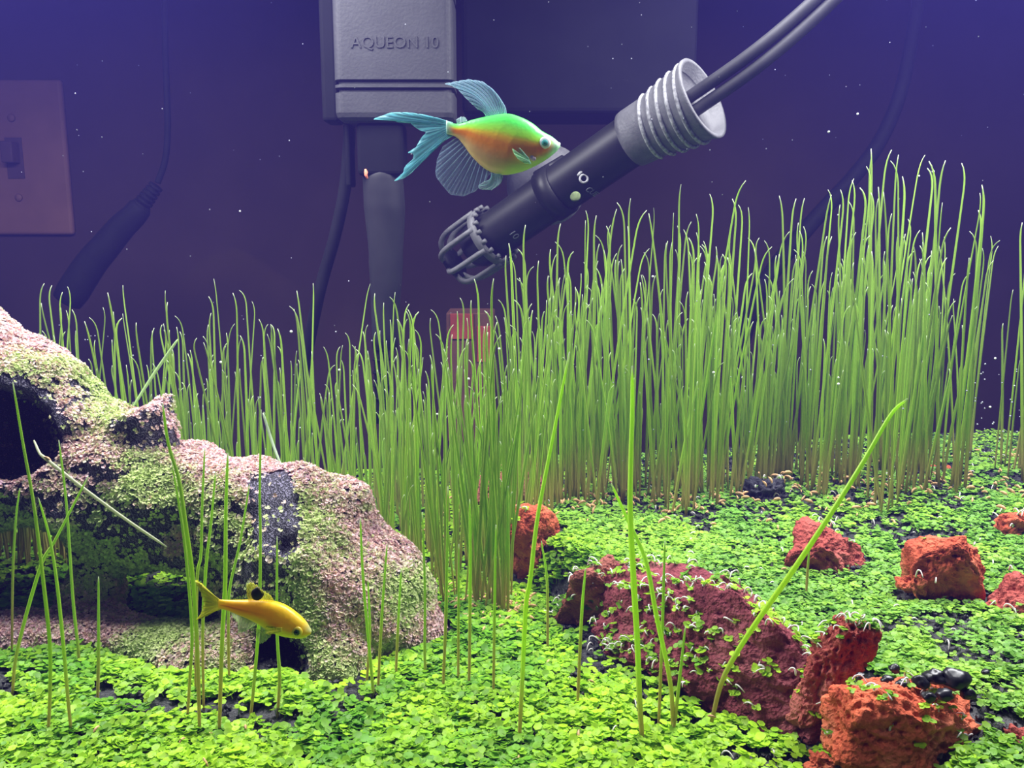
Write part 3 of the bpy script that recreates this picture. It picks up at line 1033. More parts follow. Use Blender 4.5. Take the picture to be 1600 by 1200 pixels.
log_o = np.array([-0.12, 0.28, 0.0])
log = empty('mossy_log', log_o, 'hollow dark driftwood log crusted with pink and green moss', 'log')
lme = mesh_np('bark', LV - log_o, LQ)
link('bark', lme, M['bark'], log)

# per-face data for scattering the moss
fa = LV[LQ]
fcen = fa.mean(1)
fn = np.cross(fa[:, 2] - fa[:, 0], fa[:, 3] - fa[:, 1])
farea = np.linalg.norm(fn, axis=1) * 0.5
fnn = fn / (np.linalg.norm(fn, axis=1)[:, None] + 1e-12)

def leaf_cluster(n_leaf, size, wid, seed, lift=0.3):
    """a few pointed leaves around a centre: n_leaf x 4 verts, 2 tris each"""
    r = np.random.default_rng(seed)
    V, F = [], []
    for q in range(n_leaf):
        az = q / n_leaf * 2 * math.pi + r.uniform(-.5, .5)
        el = r.uniform(0.1, 1.2)
        d = np.array([math.cos(az) * math.cos(el), math.sin(az) * math.cos(el), math.sin(el)])
        s = np.array([-math.sin(az), math.cos(az), 0])
        L = size * r.uniform(.7, 1.3)
        b = len(V)
        V += [d * 0, d * L * .55 + s * wid * L, d * L + np.array([0, 0, -.15 * L]), d * L * .55 - s * wid * L]
        F += [[b, b + 1, b + 2], [b, b + 2, b + 3]]
    V = np.array(V)
    V[:, 2] += lift * size
    return V, np.array(F)

def scatter(templates, pos, nrm, scale, colors, rng, jitter=0.15):
    """place templates at points, z axis along nrm, random spin; vertex colours per instance with jitter"""
    Vs, Fs, Cs, off = [], [], [], 0
    n = len(pos)
    which = rng.integers(0, len(templates), n)
    ang = rng.uniform(0, 2 * math.pi, n)
    nrm = nrm / np.linalg.norm(nrm, axis=1)[:, None]
    ref = np.where(abs(nrm[:, 2:3]) < 0.9, np.array([[0, 0, 1.0]]), np.array([[1.0, 0, 0]]))
    tx = np.cross(ref, nrm); tx /= np.linalg.norm(tx, axis=1)[:, None]
    ty = np.cross(nrm, tx)
    ca, sa = np.cos(ang)[:, None], np.sin(ang)[:, None]
    ex = tx * ca + ty * sa
    ey = ty * ca - tx * sa
    for w, tpl in enumerate(templates):
        tv, tf = tpl[0], tpl[1]
        tcx = tpl[2] if len(tpl) > 2 else np.ones((len(tv), 3))
        m = np.nonzero(which == w)[0]
        if not len(m):
            continue
        sv = scale[m][:, None, None]
        v = pos[m][:, None] + sv * (tv[None, :, 0:1] * ex[m][:, None] + tv[None, :, 1:2] * ey[m][:, None] + tv[None, :, 2:3] * nrm[m][:, None])
        k_ = len(tv)
        f = (tf[None] + (off + np.arange(len(m)) * k_)[:, None, None]).reshape(-1, tf.shape[1])
        c = colors[m][:, None] * tcx[None] * (1 + rng.uniform(-jitter, jitter, (len(m), k_, 1)))
        Vs.append(v.reshape(-1, 3)); Fs.append(f); Cs.append(c.reshape(-1, 3))
        off += len(m) * k_
    return np.vstack(Vs), np.concatenate(Fs), np.clip(np.vstack(Cs), 0, 1)

NM = 120000
vis = (fcen[:, 2] > -0.004)
pr = farea * vis * (0.55 + 0.45 * smooth(-0.6, 0.4, fnn[:, 2]))
bare = np.zeros(len(fcen))
sc1 = sd_caps(fcen, at(415, 705, .276), at(438, 850, .262), .0075, .0085)
bare = np.maximum(bare, smooth(.001, -.002, sc1))
nz_ = fbm(fcen, 70, 3, 21)
front_edge = smooth(-0.10, -0.35, fnn[:, 2] + 0.25 * nz_) * smooth(0.0, 0.02, fcen[:, 2])
bare = np.maximum(bare, np.clip(1.6 * np.exp(-((fnn[:, 2] + 0.02 + 0.35 * nz_) / 0.30) ** 2), 0, .97) * smooth(0.012, 0.022, fcen[:, 2]) * (fcen[:, 0] > -0.165) * (fcen[:, 0] < -0.065))
inner = sd_caps(fcen, at(8, 680, .235), at(2, 672, .306), .0170, .0185)
bare = np.maximum(bare, (inner < 0.0002) & (fcen[:, 1] > 0.277))
arch_in = sd_caps(fcen, at(445, 1042, .235), at(420, 1000, .280), .0085, .0070)
bare = np.maximum(bare, arch_in < 0)
stb = sd_caps(fcen, at(222, 680, .290), at(245, 640, .288), .009, .0095)
bare = np.maximum(bare, 0.55 * (stb < 0.002))
pr = pr * (1 - 0.97 * bare)
idx = RNG.choice(len(fcen), NM, p=pr / pr.sum())
bary = RNG.uniform(0, 1, (NM, 2))
q4 = fa[idx]
mpos = (q4[:, 0] * ((1 - bary[:, :1]) * (1 - bary[:, 1:])) + q4[:, 1] * (bary[:, :1] * (1 - bary[:, 1:])) + q4[:, 2] * (bary[:, :1] * bary[:, 1:]) + q4[:, 3] * ((1 - bary[:, :1]) * bary[:, 1:]))
mn = fnn[idx] + RNG.normal(0, .25, (NM, 3)) + [0, 0, .4]
gsel = smooth(-0.25, 0.35, fbm(mpos, 38, 3, 51) + 0.45 * np.exp(-(((mpos[:, 0] + .118) / .022) ** 2)) * (mpos[:, 2] > .045) + 0.35 * RNG.normal(0, 1, NM) * .6 - 0.05)
under = smooth(0.15, -0.25, fnn[idx][:, 2])
gsel = np.maximum(gsel, under)
pink = np.array([0.78, 0.55, 0.52]) * RNG.uniform(.6, 1.25, (NM, 1)) + RNG.normal(0, .04, (NM, 3))
grn = np.array([0.50, 0.62, 0.22]) * RNG.uniform(.7, 1.25, (NM, 1))
mc = pink * (1 - gsel[:, None]) + grn * gsel[:, None]
msc = RNG.uniform(.7, 1.35, NM)
tpl = [leaf_cluster(3, 0.00086, 0.50, s) for s in range(6)]
v, f, c = scatter(tpl, mpos + fnn[idx] * 0.0003, mn, msc, np.clip(mc, .01, .95), RNG)
moss = link('moss', mesh_np('moss', v - log_o, f, False, c), M['moss'], log)
moss['kind'] = 'stuff'
moss['label'] = 'pink and green crumbly moss'

# ------------------------------------------------------------------ lava rocks
_ico = {}
def ico(sub):
    if sub not in _ico:
        bm = bmesh.new()
        bmesh.ops.create_icosphere(bm, subdivisions=sub, radius=1)
        bm.verts.ensure_lookup_table()
        V = np.array([v.co[:] for v in bm.verts])
        F = np.array([[v.index for v in f.verts] for f in bm.faces])
        bm.free()
        _ico[sub] = (V, F)
    return _ico[sub]

red = mat_rock('red_lava', (0.36, 0.055, 0.028), (0.58, 0.12, 0.055), (0.70, 0.22, 0.12))
orange = mat_rock('orange_lava', (0.44, 0.07, 0.032), (0.66, 0.14, 0.062), (0.78, 0.26, 0.15))
brick = mat_rock('brick_lava', (0.26, 0.045, 0.035), (0.40, 0.085, 0.065), (0.52, 0.16, 0.13))
maroon = mat_rock('maroon_lava', (0.15, 0.028, 0.038), (0.25, 0.055, 0.068), (0.38, 0.12, 0.13))
brown = mat_rock('brown_lava', (0.22, 0.06, 0.04), (0.36, 0.12, 0.09), (0.48, 0.20, 0.16))
HGRID = GZ.copy()                 # height field that plants grow on
ONROCK = np.zeros_like(GZ)
rock_list = []

def rock(cx, cy, hx, hy, depth, roll, mat, seed, label, sub=5, lift=0.0, boxy=0.75, cuts=7, pit=1.0, yb=None, Y=None, plants=0.12, yaw=0.0, half=None):
    """cx,cy centre and hx,hy half extents in photo pixels (before roll); depth: half depth as a share of hx"""
    if Y is None:
        g = ground_hit(cx, yb if yb else cy + hy * 0.85)
        Y = g[1] + depth * hx * pxm(g[1]) * 0.55
    k_ = pxm(Y)
    c = at(cx, cy, Y)
    V, F = ico(sub)
    r = np.random.default_rng(seed)
    D = V.copy()
    # rounded-box profile, then planar chips
    P_ = D / (np.abs(D) ** (2 / (1 - boxy * .62))).sum(1)[:, None] ** ((1 - boxy * .62) / 2)
    for q in range(cuts):
        n = r.normal(0, 1, 3); n /= np.linalg.norm(n)
        h = r.uniform(.62, .86)
        s = P_ @ n
        ex = np.maximum(0, s - h)
        P_ = P_ - n * (ex * 0.85)[:, None]
    P_ = P_ + D * (0.16 * fbm(P_ + seed * 3.1, 1.3, 3, seed))[:, None]
    P_ = P_ / np.abs(P_).max(0)
    sz = np.array(half) if half else np.array([hx * k_, depth * hx * k_, hy * k_])
    Q = P_ * sz
    w = np.clip(1 - worley(Q + seed, 420, seed) / 0.55, 0, 1)
    w2 = np.clip(1 - worley(Q + seed, 900, seed + 5) / 0.55, 0, 1)
    nrm = D / sz; nrm /= np.linalg.norm(nrm, axis=1)[:, None]
    Q = Q - nrm * (pit * (0.0024 * w ** 1.2 + 0.0014 * w2))[:, None] + nrm * (0.0011 * fbm(Q + seed, 150, 3, seed + 9))[:, None]
    a = math.radians(roll)
    Q = np.stack([Q[:, 0] * math.cos(a) - Q[:, 2] * math.sin(a), Q[:, 1], Q[:, 0] * math.sin(a) + Q[:, 2] * math.cos(a)], 1)
    b = math.radians(yaw)
    Q = np.stack([Q[:, 0] * math.cos(b) - Q[:, 1] * math.sin(b), Q[:, 0] * math.sin(b) + Q[:, 1] * math.cos(b), Q[:, 2]], 1)
    o = link('lava_rock', mesh_np('lava_rock', Q, F), mat)
    o.location = c
    tag(o, label, 'rock', 'lava rocks')
    Wd = Q + c
    rock_list.append((Wd, F, plants))
    ii = np.round((Wd[:, 0] - X0) / 0.0016).astype(int)
    jj = np.round((Wd[:, 1] - Y0) / 0.0016).astype(int)
    ok = (ii > 0) & (jj > 0) & (ii < n0 - 1) & (jj < n1 - 1)
    for di in (0, 1):
        for dj in (0, 1):
            np.maximum.at(HGRID, (ii[ok] + di, jj[ok] + dj), Wd[ok, 2])
    up = ok & (Wd[:, 2] > ground(Wd[:, 0], Wd[:, 1]) + 0.0006)
    for di in (0, 1):
        for dj in (0, 1):
            ONROCK[ii[up] + di, jj[up] + dj] = 1
    return o

rock(1418, 1140, 134, 90, .62, -4, orange, 3, 'bright orange red lava rock with black pebbles on top', 6, boxy=.95, cuts=7, pit=.75, Y=.188, plants=.3)
rock(1299, 1050, 48, 120, .9, -24, brick, 12, 'narrow brick red lava slab leaning on the maroon rock', 6, Y=.209, plants=.9)
rock(1084, 1012, 0, 0, 1, 7, maroon, 22, 'large dark maroon lava rock edging the plant terrace', 6, boxy=.9, cuts=6, Y=.247, plants=.9, yaw=-48, half=(.0440, .0165, .0215))
rock(940, 938, 84, 78, .6, -8, brown, 31, 'brown lava rock topped with seedlings beside the maroon rock', 5, boxy=1.0, Y=.281, plants=2.2)
rock(830, 850, 52, 72, .7, 6, red, 41, 'red lava rock standing among the grass stems', 5, Y=.318, plants=.12)
rock(1288, 870, 86, 48, .55, -30, brick, 52, 'flat brick red lava rock sunk in the green terrace', 5, Y=.285, plants=.18)
rock(1480, 898, 66, 74, .7, 14, red, 63, 'chunky red lava rock with a smooth upright face', 5, boxy=1.0, Y=.262, plants=.04)
rock(1424, 913, 24, 24, .8, 0, red, 64, 'small round red lava rock touching the chunky one', 4, Y=.258, plants=.0)
rock(1598, 942, 72, 50, .7, 12, brick, 71, 'wedge shaped dark red lava rock at the side of the terrace', 5, Y=.250, plants=.08)
rock(1474, 748, 26, 32, .7, 10, red, 81, 'small upright red lava rock behind the terrace among thin stems', 4, Y=.385, plants=.1)
rock(1508, 801, 16, 14, .8, 0, brick, 91, 'tiny red lava pebble half buried in seedlings', 4, Y=.335, plants=.1)
rock(1592, 823, 52, 36, .7, 0, red, 101, 'rough red lava rock on the upper slope beside seedlings', 5, Y=.312, plants=.25)
rock(1600, 1178, 46, 50, .8, 10, brick, 111, 'pitted dark red lava rock beside the bright orange one', 5, Y=.182, plants=.1)
rock(1284, 1192, 34, 22, .8, 0, red, 121, 'little orange lava chip below the leaning slab', 4, Y=.196, plants=.05)
rock(800, 765, 55, 34, .7, -8, brown, 131, 'pale brown lava rock with white roots behind the grass', 5, Y=.365, plants=.2)
rock(1195, 770, 40, 30, .8, 0, mat_rock('black_lava', (.02, .02, .028), (.04, .04, .055), (.09, .09, .11)), 141, 'black rock tangled in roots at the foot of the grass', 5, Y=.355, plants=.5)

# ------------------------------------------------------------------ height lookup on soil, rocks and log
def hlook(x, y, G):
    fx = np.clip((x - X0) / 0.0016, 0, n0 - 1.001)
    fy_ = np.clip((y - Y0) / 0.0016, 0, n1 - 1.001)
    return G[np.round(fx).astype(int), np.round(fy_).astype(int)]

LOGM = np.zeros_like(GZ)           # log footprint near the soil
lowv = LV[LV[:, 2] < 0.014]
ii = np.round((lowv[:, 0] - X0) / 0.0016).astype(int)
jj = np.round((lowv[:, 1] - Y0) / 0.0016).astype(int)
for di in (-1, 0, 1):
    for dj in (-1, 0, 1):
        LOGM[np.clip(ii + di, 0, n0 - 1), np.clip(jj + dj, 0, n1 - 1)] = 1

def in_view(p, m=40):
    d = p - np.array([0, 0, CAM_Z])
    f_ = d[:, 1] * CP - d[:, 2] * SP
    up = d[:, 1] * SP + d[:, 2] * CP
    px = 800 + FPX * d[:, 0] / f_
    py = 600 - FPX * up / f_
    return (px > -m) & (px < 1600 + m) & (py < 1200 + m), px, py

# ------------------------------------------------------------------ carpet plants
def carpet_template(seed, nl=4, r0=0.00115):
    r = np.random.default_rng(seed)
    V, F, C = [], [], []
    hgt = r.uniform(.0012, .0026)
    lean = r.uniform(-.0005, .0005, 2)
    for t in range(3):           # stem
        a = t / 3 * 2 * math.pi
        V += [[.00016 * math.cos(a), .00016 * math.sin(a), -.0006], [lean[0] + .00014 * math.cos(a), lean[1] + .00014 * math.sin(a), hgt]]
        C += [[.9, .95, .8]] * 2
    for t in range(3):
        a, b = 2 * t, 2 * ((t + 1) % 3)
        F += [[a, b, b + 1], [a, b + 1, a + 1]]
    for q in range(nl):
        az = q / nl * 2 * math.pi + r.uniform(-.4, .4)
        rad = r0 * r.uniform(.75, 1.2)
        tilt = r.uniform(-.35, .45)
        cz = hgt * r.uniform(.75, 1.1)
        c = np.array([lean[0] + math.cos(az) * rad * 1.0, lean[1] + math.sin(az) * rad * 1.0, cz])
        d = np.array([math.cos(az) * math.cos(tilt), math.sin(az) * math.cos(tilt), math.sin(tilt)])
        s = np.array([-math.sin(az), math.cos(az), r.uniform(-.2, .2)])
        n = np.cross(d, s)
        b = len(V)
        V.append(list(c - n * rad * .16))
        sh = r.uniform(.78, 1.2)
        C.append([sh * .92] * 3)
        for t in range(6):
            a = t / 6 * 2 * math.pi
            V.append(list(c + d * rad * math.cos(a) + s * rad * .92 * math.sin(a)))
            C.append([sh, sh, sh * .9])
        for t in range(6):
            F.append([b, b + 1 + t, b + 1 + (t + 1) % 6])
    return np.array(V), np.array(F), np.array(C)

ct = [carpet_template(s, 3 + s % 3) for s in range(10)]
NC = 58000
cx_ = RNG.uniform(-0.29, 0.29, NC * 3)
cy_ = RNG.uniform(0.125, 0.465, NC * 3)
keep = np.ones(len(cx_), bool)
p3 = np.stack([cx_, cy_, np.zeros_like(cx_)], 1)
vw, px_, py_ = in_view(np.stack([cx_, cy_, ground(cx_, cy_)], 1), 260)
keep &= vw
onr = hlook(cx_, cy_, ONROCK) > 0
keep &= hlook(cx_, cy_, LOGM) == 0
# clearings: the gaps in the mat, by their own soil patches, thinner under the grass and where rock shade is imitated
patch = fbm(p3, 42, 3, 77)
left_gap = np.exp(-((py_ - 1105 - 0.12 * (px_ - 250)) / 26) ** 2) * (px_ < 480)
dens = np.where(patch < -0.70, 0.15, 1.0)
dens = dens * (1 - 0.985 * left_gap * (vnoise(p3, 90, 9) > -0.15))
bed = smooth(0.325, 0.345, cy_) * (cx_ > -0.01) + smooth(0.30, 0.33, cy_) * (cx_ <= -0.01) + .9 * smooth(.292, .300, cy_) * (cx_ < -.11)
dens = dens * (1 - 0.75 * np.clip(bed, 0, 1))
dist_b = cx_ - np.interp(cy_, _by, _bx)
dens = dens * (1 - 0.85 * smooth(-.004, -.001, dist_b) * smooth(.006, .003, dist_b) * (cy_ < .30))     # bare strip under the rock wall
gapn = fbm(p3, 110, 2, 15)
dens = dens * np.where((cx_ > 0.03) & (gapn > 0.55), 0.2, 1.0)
dens = dens * (1 - 0.65 * smooth(-.030, -.024, dist_b) * smooth(-.008, -.012, dist_b) * (cy_ < .28) * (vnoise(p3, 120, 44) > -.3))  # thinned so bare black soil imitates the shadow in front of the rocks
d_out = smooth(1640, 1700, px_) + smooth(-40, -100, px_)
dens = dens * (1 - .5 * np.clip(d_out, 0, 1)) * np.where(dist_b < 0, .60, 1.0)
keep &= RNG.uniform(0, 1, len(cx_)) < dens
keep &= ~onr
cx_, cy_, onr = cx_[keep], cy_[keep], onr[keep]
order = RNG.permutation(len(cx_))[:NC]
cx_, cy_ = cx_[order], cy_[order]
cpos = np.stack([cx_, cy_, ground(cx_, cy_) + 0.0004], 1)
# the ones on rocks, sampled from upward faces
rp_, rn_ = [], []
for Wd, F, dn in rock_list:
    if dn <= 0:
        continue
    t3 = Wd[F]
    nn = np.cross(t3[:, 1] - t3[:, 0], t3[:, 2] - t3[:, 0])
    ar = np.linalg.norm(nn, axis=1)
    nn = nn / (ar[:, None] + 1e-12)
    cen = t3.mean(1)
    w = ar * smooth(0.45, 0.8, nn[:, 2]) * (0.25 + 0.75 * (fbm(cen, 120, 2, 3) > -0.1)) * (cen[:, 2] > ground(cen[:, 0], cen[:, 1]) - 0.001)
    if w.sum() <= 0:
        continue
    num = int(w.sum() * 0.5 / 4.0e-6 * dn)
    s_ = RNG.choice(len(F), num, p=w / w.sum())
    rp_.append(cen[s_]); rn_.append(nn[s_])
rp_ = np.vstack(rp_)
rn_ = np.vstack(rn_)
apos = np.vstack([cpos, rp_])
anrm = np.vstack([np.tile([0, 0, 1.0], (len(cpos), 1)) + RNG.normal(0, .18, (len(cpos), 3)), rn_ * .6 + [0, 0, .6] + RNG.normal(0, .15, rn_.shape)])
# towards the viewer side of the slope leaves tip forward a little
n_all = len(apos)
terr = smooth(0.0, 0.03, apos[:, 0] - np.interp(apos[:, 1], _by, _bx))
ascale = RNG.uniform(.68, 1.08, n_all) * (1 - .28 * terr)
ascale[len(cpos):] *= .72
tone = fbm(apos * [1, 1, 0], 45, 3, 63) * .5 + RNG.normal(0, .25, n_all)
tg_ = smooth(-.7, .8, tone)[:, None]
acol = np.array([0.13, 0.36, 0.025]) * (1 - tg_) + np.array([0.42, 0.70, 0.03]) * tg_
acol = acol * (1 - .35 * terr[:, None]) + np.array([0.24, 0.46, 0.13]) * .35 * terr[:, None]
# the 300 nearest stand as things of their own
dcam = np.linalg.norm(apos - [0, 0, CAM_Z], axis=1)
vw, px_, py_ = in_view(apos, -6)
cand = np.nonzero(vw & (py_ < 1194))[0]
near = cand[np.argsort(dcam[cand])][:300]
mask = np.ones(n_all, bool)
mask[near] = False
v, f, c = scatter(ct, apos[mask], anrm[mask], ascale[mask], acol[mask], RNG)
cs = link('carpet_seedlings', mesh_np('carpet_seedlings', v, f, True, c), M['carpet'])
tag(cs, 'dense mat of tiny round leaved green seedlings over the soil', 'carpet plants', kind='stuff')
tones = [np.array([0.17, 0.40, 0.028]), np.array([0.28, 0.54, 0.03]), np.array([0.42, 0.70, 0.03])]
seed_me = []
for q, (tv, tf, tcx) in enumerate(ct):
    for tn in tones:
        seed_me.append(mesh_np('carpet_seedling', tv, tf, True, np.clip(tn * tcx, 0, 1)))
for n_, q in enumerate(near):
    tn = int(min(2, max(0, round(float(tg_[q, 0]) * 2))))
    me = seed_me[int(RNG.integers(0, len(ct))) * 3 + tn]
    o = link('carpet_seedling', me, M['carpet'])
    o.location = apos[q]
    o.scale = (float(ascale[q]),) * 3
    o.rotation_euler = (float(RNG.normal(0, .15)), float(RNG.normal(0, .15)), float(RNG.uniform(0, 6.28)))
    tag(o, 'tiny round leaved green seedling in the front edge of the carpet', 'seedling', 'seedlings at the front of the carpet')

# ------------------------------------------------------------------ grass blades
def blade_path(h, lean, curve, hook, n=14):
    """local path: x = sideways, z up; the tip bends over by hook (signed)"""
    t = np.linspace(0, 1, n)
    t = np.r_[t[:-3], np.linspace(t[-3], 1, 9)]
    x = lean * t + curve * t * t
    z = t.copy()
    tip = np.clip((t - 0.90) / 0.10, 0, 1)
    x = x + hook * 0.030 * tip ** 2.4
    z = z - 0.020 * tip ** 3 * abs(hook)
    return np.stack([x * h, np.zeros_like(x), z * h], 1), t

def blade_mesh(path, t, r):
    rad = r * np.interp(t, [0, .1, .4, .75, .95, 1], [.72, .9, 1.0, .78, .56, .22])
    return tube_np(path, rad, 5, True, 0.6)

def blade_col(t, tone, length):
    """straw base, green blade, pale young tip"""
    base = np.array([0.58, 0.50, 0.17])
    mid = np.array([0.42, 0.64, 0.06]) * tone
    upp = np.array([0.40, 0.61, 0.10]) * tone
    tipc = np.array([0.58, 0.66, 0.48])
    hh = t * length
    a = smooth(0.004, 0.030, hh)[:, None]
    b = smooth(.35, .85, t)[:, None]
    cc = smooth(.965, .995, t)[:, None]
    c = base * (1 - a) + mid * a
    c = c * (1 - b) + upp * b
    return c * (1 - cc) + tipc * cc

def add_blade_arrays(path, t, r, tone, length):
    v, F = blade_mesh(path, t, r)
    c = np.clip(np.repeat(blade_col(t, tone, length), 5, axis=0), 0, .92)
    c = np.vstack([c, c[:1], c[-1:]])
    return v, F, c

# beds: (px range, tip row range, depth range, count)
tip_px = [-60, 0, 60, 130, 250, 370, 480, 560, 640, 720, 790, 815, 870, 940, 1050, 1090, 1150, 1230, 1290, 1350, 1400, 1460, 1520, 1600, 1680]
tip_py = [440, 450, 440, 445, 445, 435, 435, 455, 455, 425, 405, 350, 320, 320, 285, 275, 320, 300, 275, 225, 245, 250, 255, 240, 230]
bands = [(-60, 60, 12, .36, .42), (-60, 110, 120, .326, .350), (55, 130, 42, .36, .42), (130, 300, 66, .335, .425), (300, 560, 118, .335, .425), (560, 620, 34, .315, .415),
         (600, 800, 165, .285, .405), (800, 950, 135, .345, .398), (950, 1120, 140, .345, .398), (1120, 1300, 125, .345, .398), (1300, 1450, 110, .35, .40),
         (1450, 1520, 24, .36, .41), (1520, 1680, 26, .36, .41)]
blades = []
for (x0, x1, cnt, ya, yb_) in bands:
    for q in range(cnt):
        px = RNG.uniform(x0, x1)
        if 880 < px < 1150 and RNG.uniform() < 0.5:      # the tuft grows in clumps
            px = RNG.choice([905, 935, 985, 1040, 1085, 1120]) + RNG.normal(0, 9)
        Y = RNG.uniform(ya, yb_)
        if px > 810:          # an uneven front to the stand
            fr_ = .345 + .010 * math.sin(px * .021) + .008 * math.sin(px * .057 + 1) + (.018 if 1130 < px < 1265 else 0)
            Y = fr_ + (.402 - fr_) * RNG.uniform() ** 1.2
        if x0 == 600 and px > 740:
            Y = RNG.uniform(.285, .325)
        tp = np.interp(px, tip_px, tip_py)
        gx_ = at(px, 700, Y)[0]
        z0 = float(ground(gx_, Y))
        if hlook(np.array([gx_]), np.array([Y]), LOGM)[0] > 0:
            continue
        frac = RNG.beta(2.0, 2.0)
        frac = min(frac, 0.985) if RNG.uniform() > .05 else 1.0
        zt = at(px, tp, .385)[2]
        h = (zt - z0) * (0.27 + 0.73 * frac)
        if x1 == 110:
            h = RNG.uniform(.04, .065)
        blades.append((gx_, Y, z0, h, px))
blades = np.array(blades)
print('grass blades', len(blades))
# 300 that show largest: tall ones near the viewer
score = blades[:, 3] / blades[:, 1] + RNG.normal(0, .02, len(blades))
vwb = (blades[:, 4] > -20) & (blades[:, 4] < 1615)
score[~vwb] = -1
big = set(np.argsort(-score)[:262].tolist())
variants = []
for q in range(40):
    h = 0.10
    path, t = blade_path(h, RNG.normal(0.0, .075), RNG.normal(0, .02), float(RNG.choice([-1, 1])) * RNG.uniform(.1, 1.0))
    v, F, c = add_blade_arrays(path, t, RNG.uniform(.00048, .00072), RNG.uniform(.8, 1.2), h)
    variants.append(mesh_np('grass_blade', v, F, True, c))
rest = []
for q in range(len(blades)):
    x, y, z, h, px = blades[q]
    if q in big:
        o = link('grass_blade', variants[int(RNG.integers(0, len(variants)))], M['grass'])
        o.location = (x, y, z - 0.001)
        s_ = float(h / 0.10)
        o.scale = (s_ ** .4, s_ ** .4, s_)
        o.rotation_euler = (0, 0, float(RNG.normal(0, .5)))
        if px < 600:
            tag(o, 'slender green grass blade growing behind the mossy log', 'grass blade', 'grass blades behind the log')
        elif px < 800:
            tag(o, 'slender green grass blade between the log and the rocks', 'grass blade', 'grass blades between log and rocks')
        else:
            tag(o, 'slender green grass blade in the tall stand behind the rocks', 'grass blade', 'grass blades behind the rocks')
    else:
        path, t = blade_path(h, RNG.normal(0, .08), RNG.normal(0, .02), float(RNG.choice([-1, 1])) * RNG.uniform(.1, 1.0))
        a = RNG.normal(0, .6)
        path = np.stack([path[:, 0] * math.cos(a), path[:, 0] * math.sin(a), path[:, 2]], 1) + [x, y, z - .001]
        rest.append(add_blade_arrays(path, t, RNG.uniform(.00042, .00068), RNG.uniform(.7, 1.2), h))
v, F = join_np([(a_, b_) for a_, b_, _ in rest])
c = np.vstack([c_ for _, _, c_ in rest])
go = link('grass_stand', mesh_np('grass_stand', v, F, True, c), M['grass'])
tag(go, 'thick stand of thin upright green grass along the back', 'grass', kind='stuff')

# hand placed blades of the foreground: photo polylines from the tip down to the root
FG = 'single slender grass blade rising from the front carpet'
fg_blades = [
    ([(20, 597), (36, 693), (53, 790), (68, 911), (78, 1010), (78, 1090), (74, 1150)], .00052, 'long thin grass blade crossing the dark mouth of the log'),
    ([(60, 778), (77, 838), (89, 911), (99, 1008), (106, 1090), (112, 1150)], .00050, 'pale tipped grass blade before the left leg arch of the log'),
    ([(92, 688), (104, 790), (114, 935), (122, 1012), (124, 1040)], .00052, 'upright grass blade in front of the log beside its open mouth'),
    ([(138, 744), (87, 843), (63, 887), (27, 1017), (18, 1090)], .00052, 'slanting grass blade crossing others before the log mouth'),
    ([(154, 901), (154, 1020), (152, 1100)], .00050, 'short grass blade in front of the log leg'),
    ([(31, 763), (25, 810), (20, 900), (18, 1030)], .00042, 'faint thin grass blade under the lip of the log mouth'),
    ([(254, 630), (263, 693), (280, 751), (290, 819), (302, 911), (309, 1032), (312, 1150)], .00060, 'long grass blade rising in front of the snapped stub'),
    ([(268, 722), (280, 790), (290, 862), (300, 983), (297, 1056), (292, 1125)], .00046, None),
    ([(320, 700), (316, 790), (314, 867), (308, 911), (305, 1090)], .00046, None),
    ([(337, 737), (330, 814), (322, 887), (317, 983), (318, 1110)], .00046, None),
    ([(356, 708), (353, 800), (352, 911), (347, 1007), (342, 1150)], .00060, None),
    ([(390, 756), (375, 848), (359, 920), (357, 983), (358, 1070)], .00048, None),
    ([(408, 640), (406, 770), (407, 838), (406, 935), (403, 998), (395, 1090), (390, 1125)], .00048, None),
    ([(433, 838), (433, 983), (437, 1060), (433, 1120)], .00050, None),
    ([(563, 809), (568, 911), (582, 1066), (583, 1092)], .00050, None),
    ([(605, 850), (597, 960), (590, 1085)], .00046, None),
    ([(700, 760), (698, 900), (697, 960), (692, 1082)], .00052, None),
    ([(660, 800), (664, 920), (664, 1030), (668, 1060)], .00046, None),
    ([(734, 780), (735, 900), (733, 1078)], .00052, None),
    ([(717, 850), (716, 1070)], .00044, None),
    ([(775, 820), (773, 950), (771, 1090)], .00046, None),
    ([(890, 550), (863, 689), (840, 810), (829, 905), (822, 948), (816, 1070), (811, 1160)], .00066, 'long bright grass blade leaning right beside the red standing rock'),
    ([(988, 572), (988, 640), (986, 720), (985, 800), (990, 900), (996, 1000), (1000, 1100), (1005, 1165)], .00082, 'broad bright green grass blade standing in front of the brown rock'),
    ([(955, 755), (980, 810), (1009, 875), (1026, 962), (1048, 1070), (1052, 1150)], .00066, 'leaning grass blade crossing the maroon rock'),
    ([(1071, 979), (1058, 1096), (1050, 1155)], .00054, 'short grass blade before the maroon rock'),
    ([(1039, 845), (1035, 983), (1029, 1140)], .00048, 'thin upright grass blade before the maroon rock'),
    ([(915, 888), (909, 962), (902, 1110)], .00050, 'thin grass blade before the brown rock'),
    ([(846, 845), (855, 910), (856, 1022)], .00048, 'thin grass blade at the foot of the red standing rock'),
    ([(1418, 623), (1392, 648), (1350, 720), (1300, 800), (1240, 890), (1170, 990), (1130, 1060), (1112, 1122)], .00075, 'long bright diagonal grass blade arching over the terrace from a husk'),
    ([(1265, 853), (1262, 890), (1260, 923)], .00046, 'short grass blade before the flat brick red rock'),
    ([(575, 905), (578, 990), (572, 1075)], .00046, None),
    ([(627, 890), (622, 980), (618, 1062)], .00046, None),
]
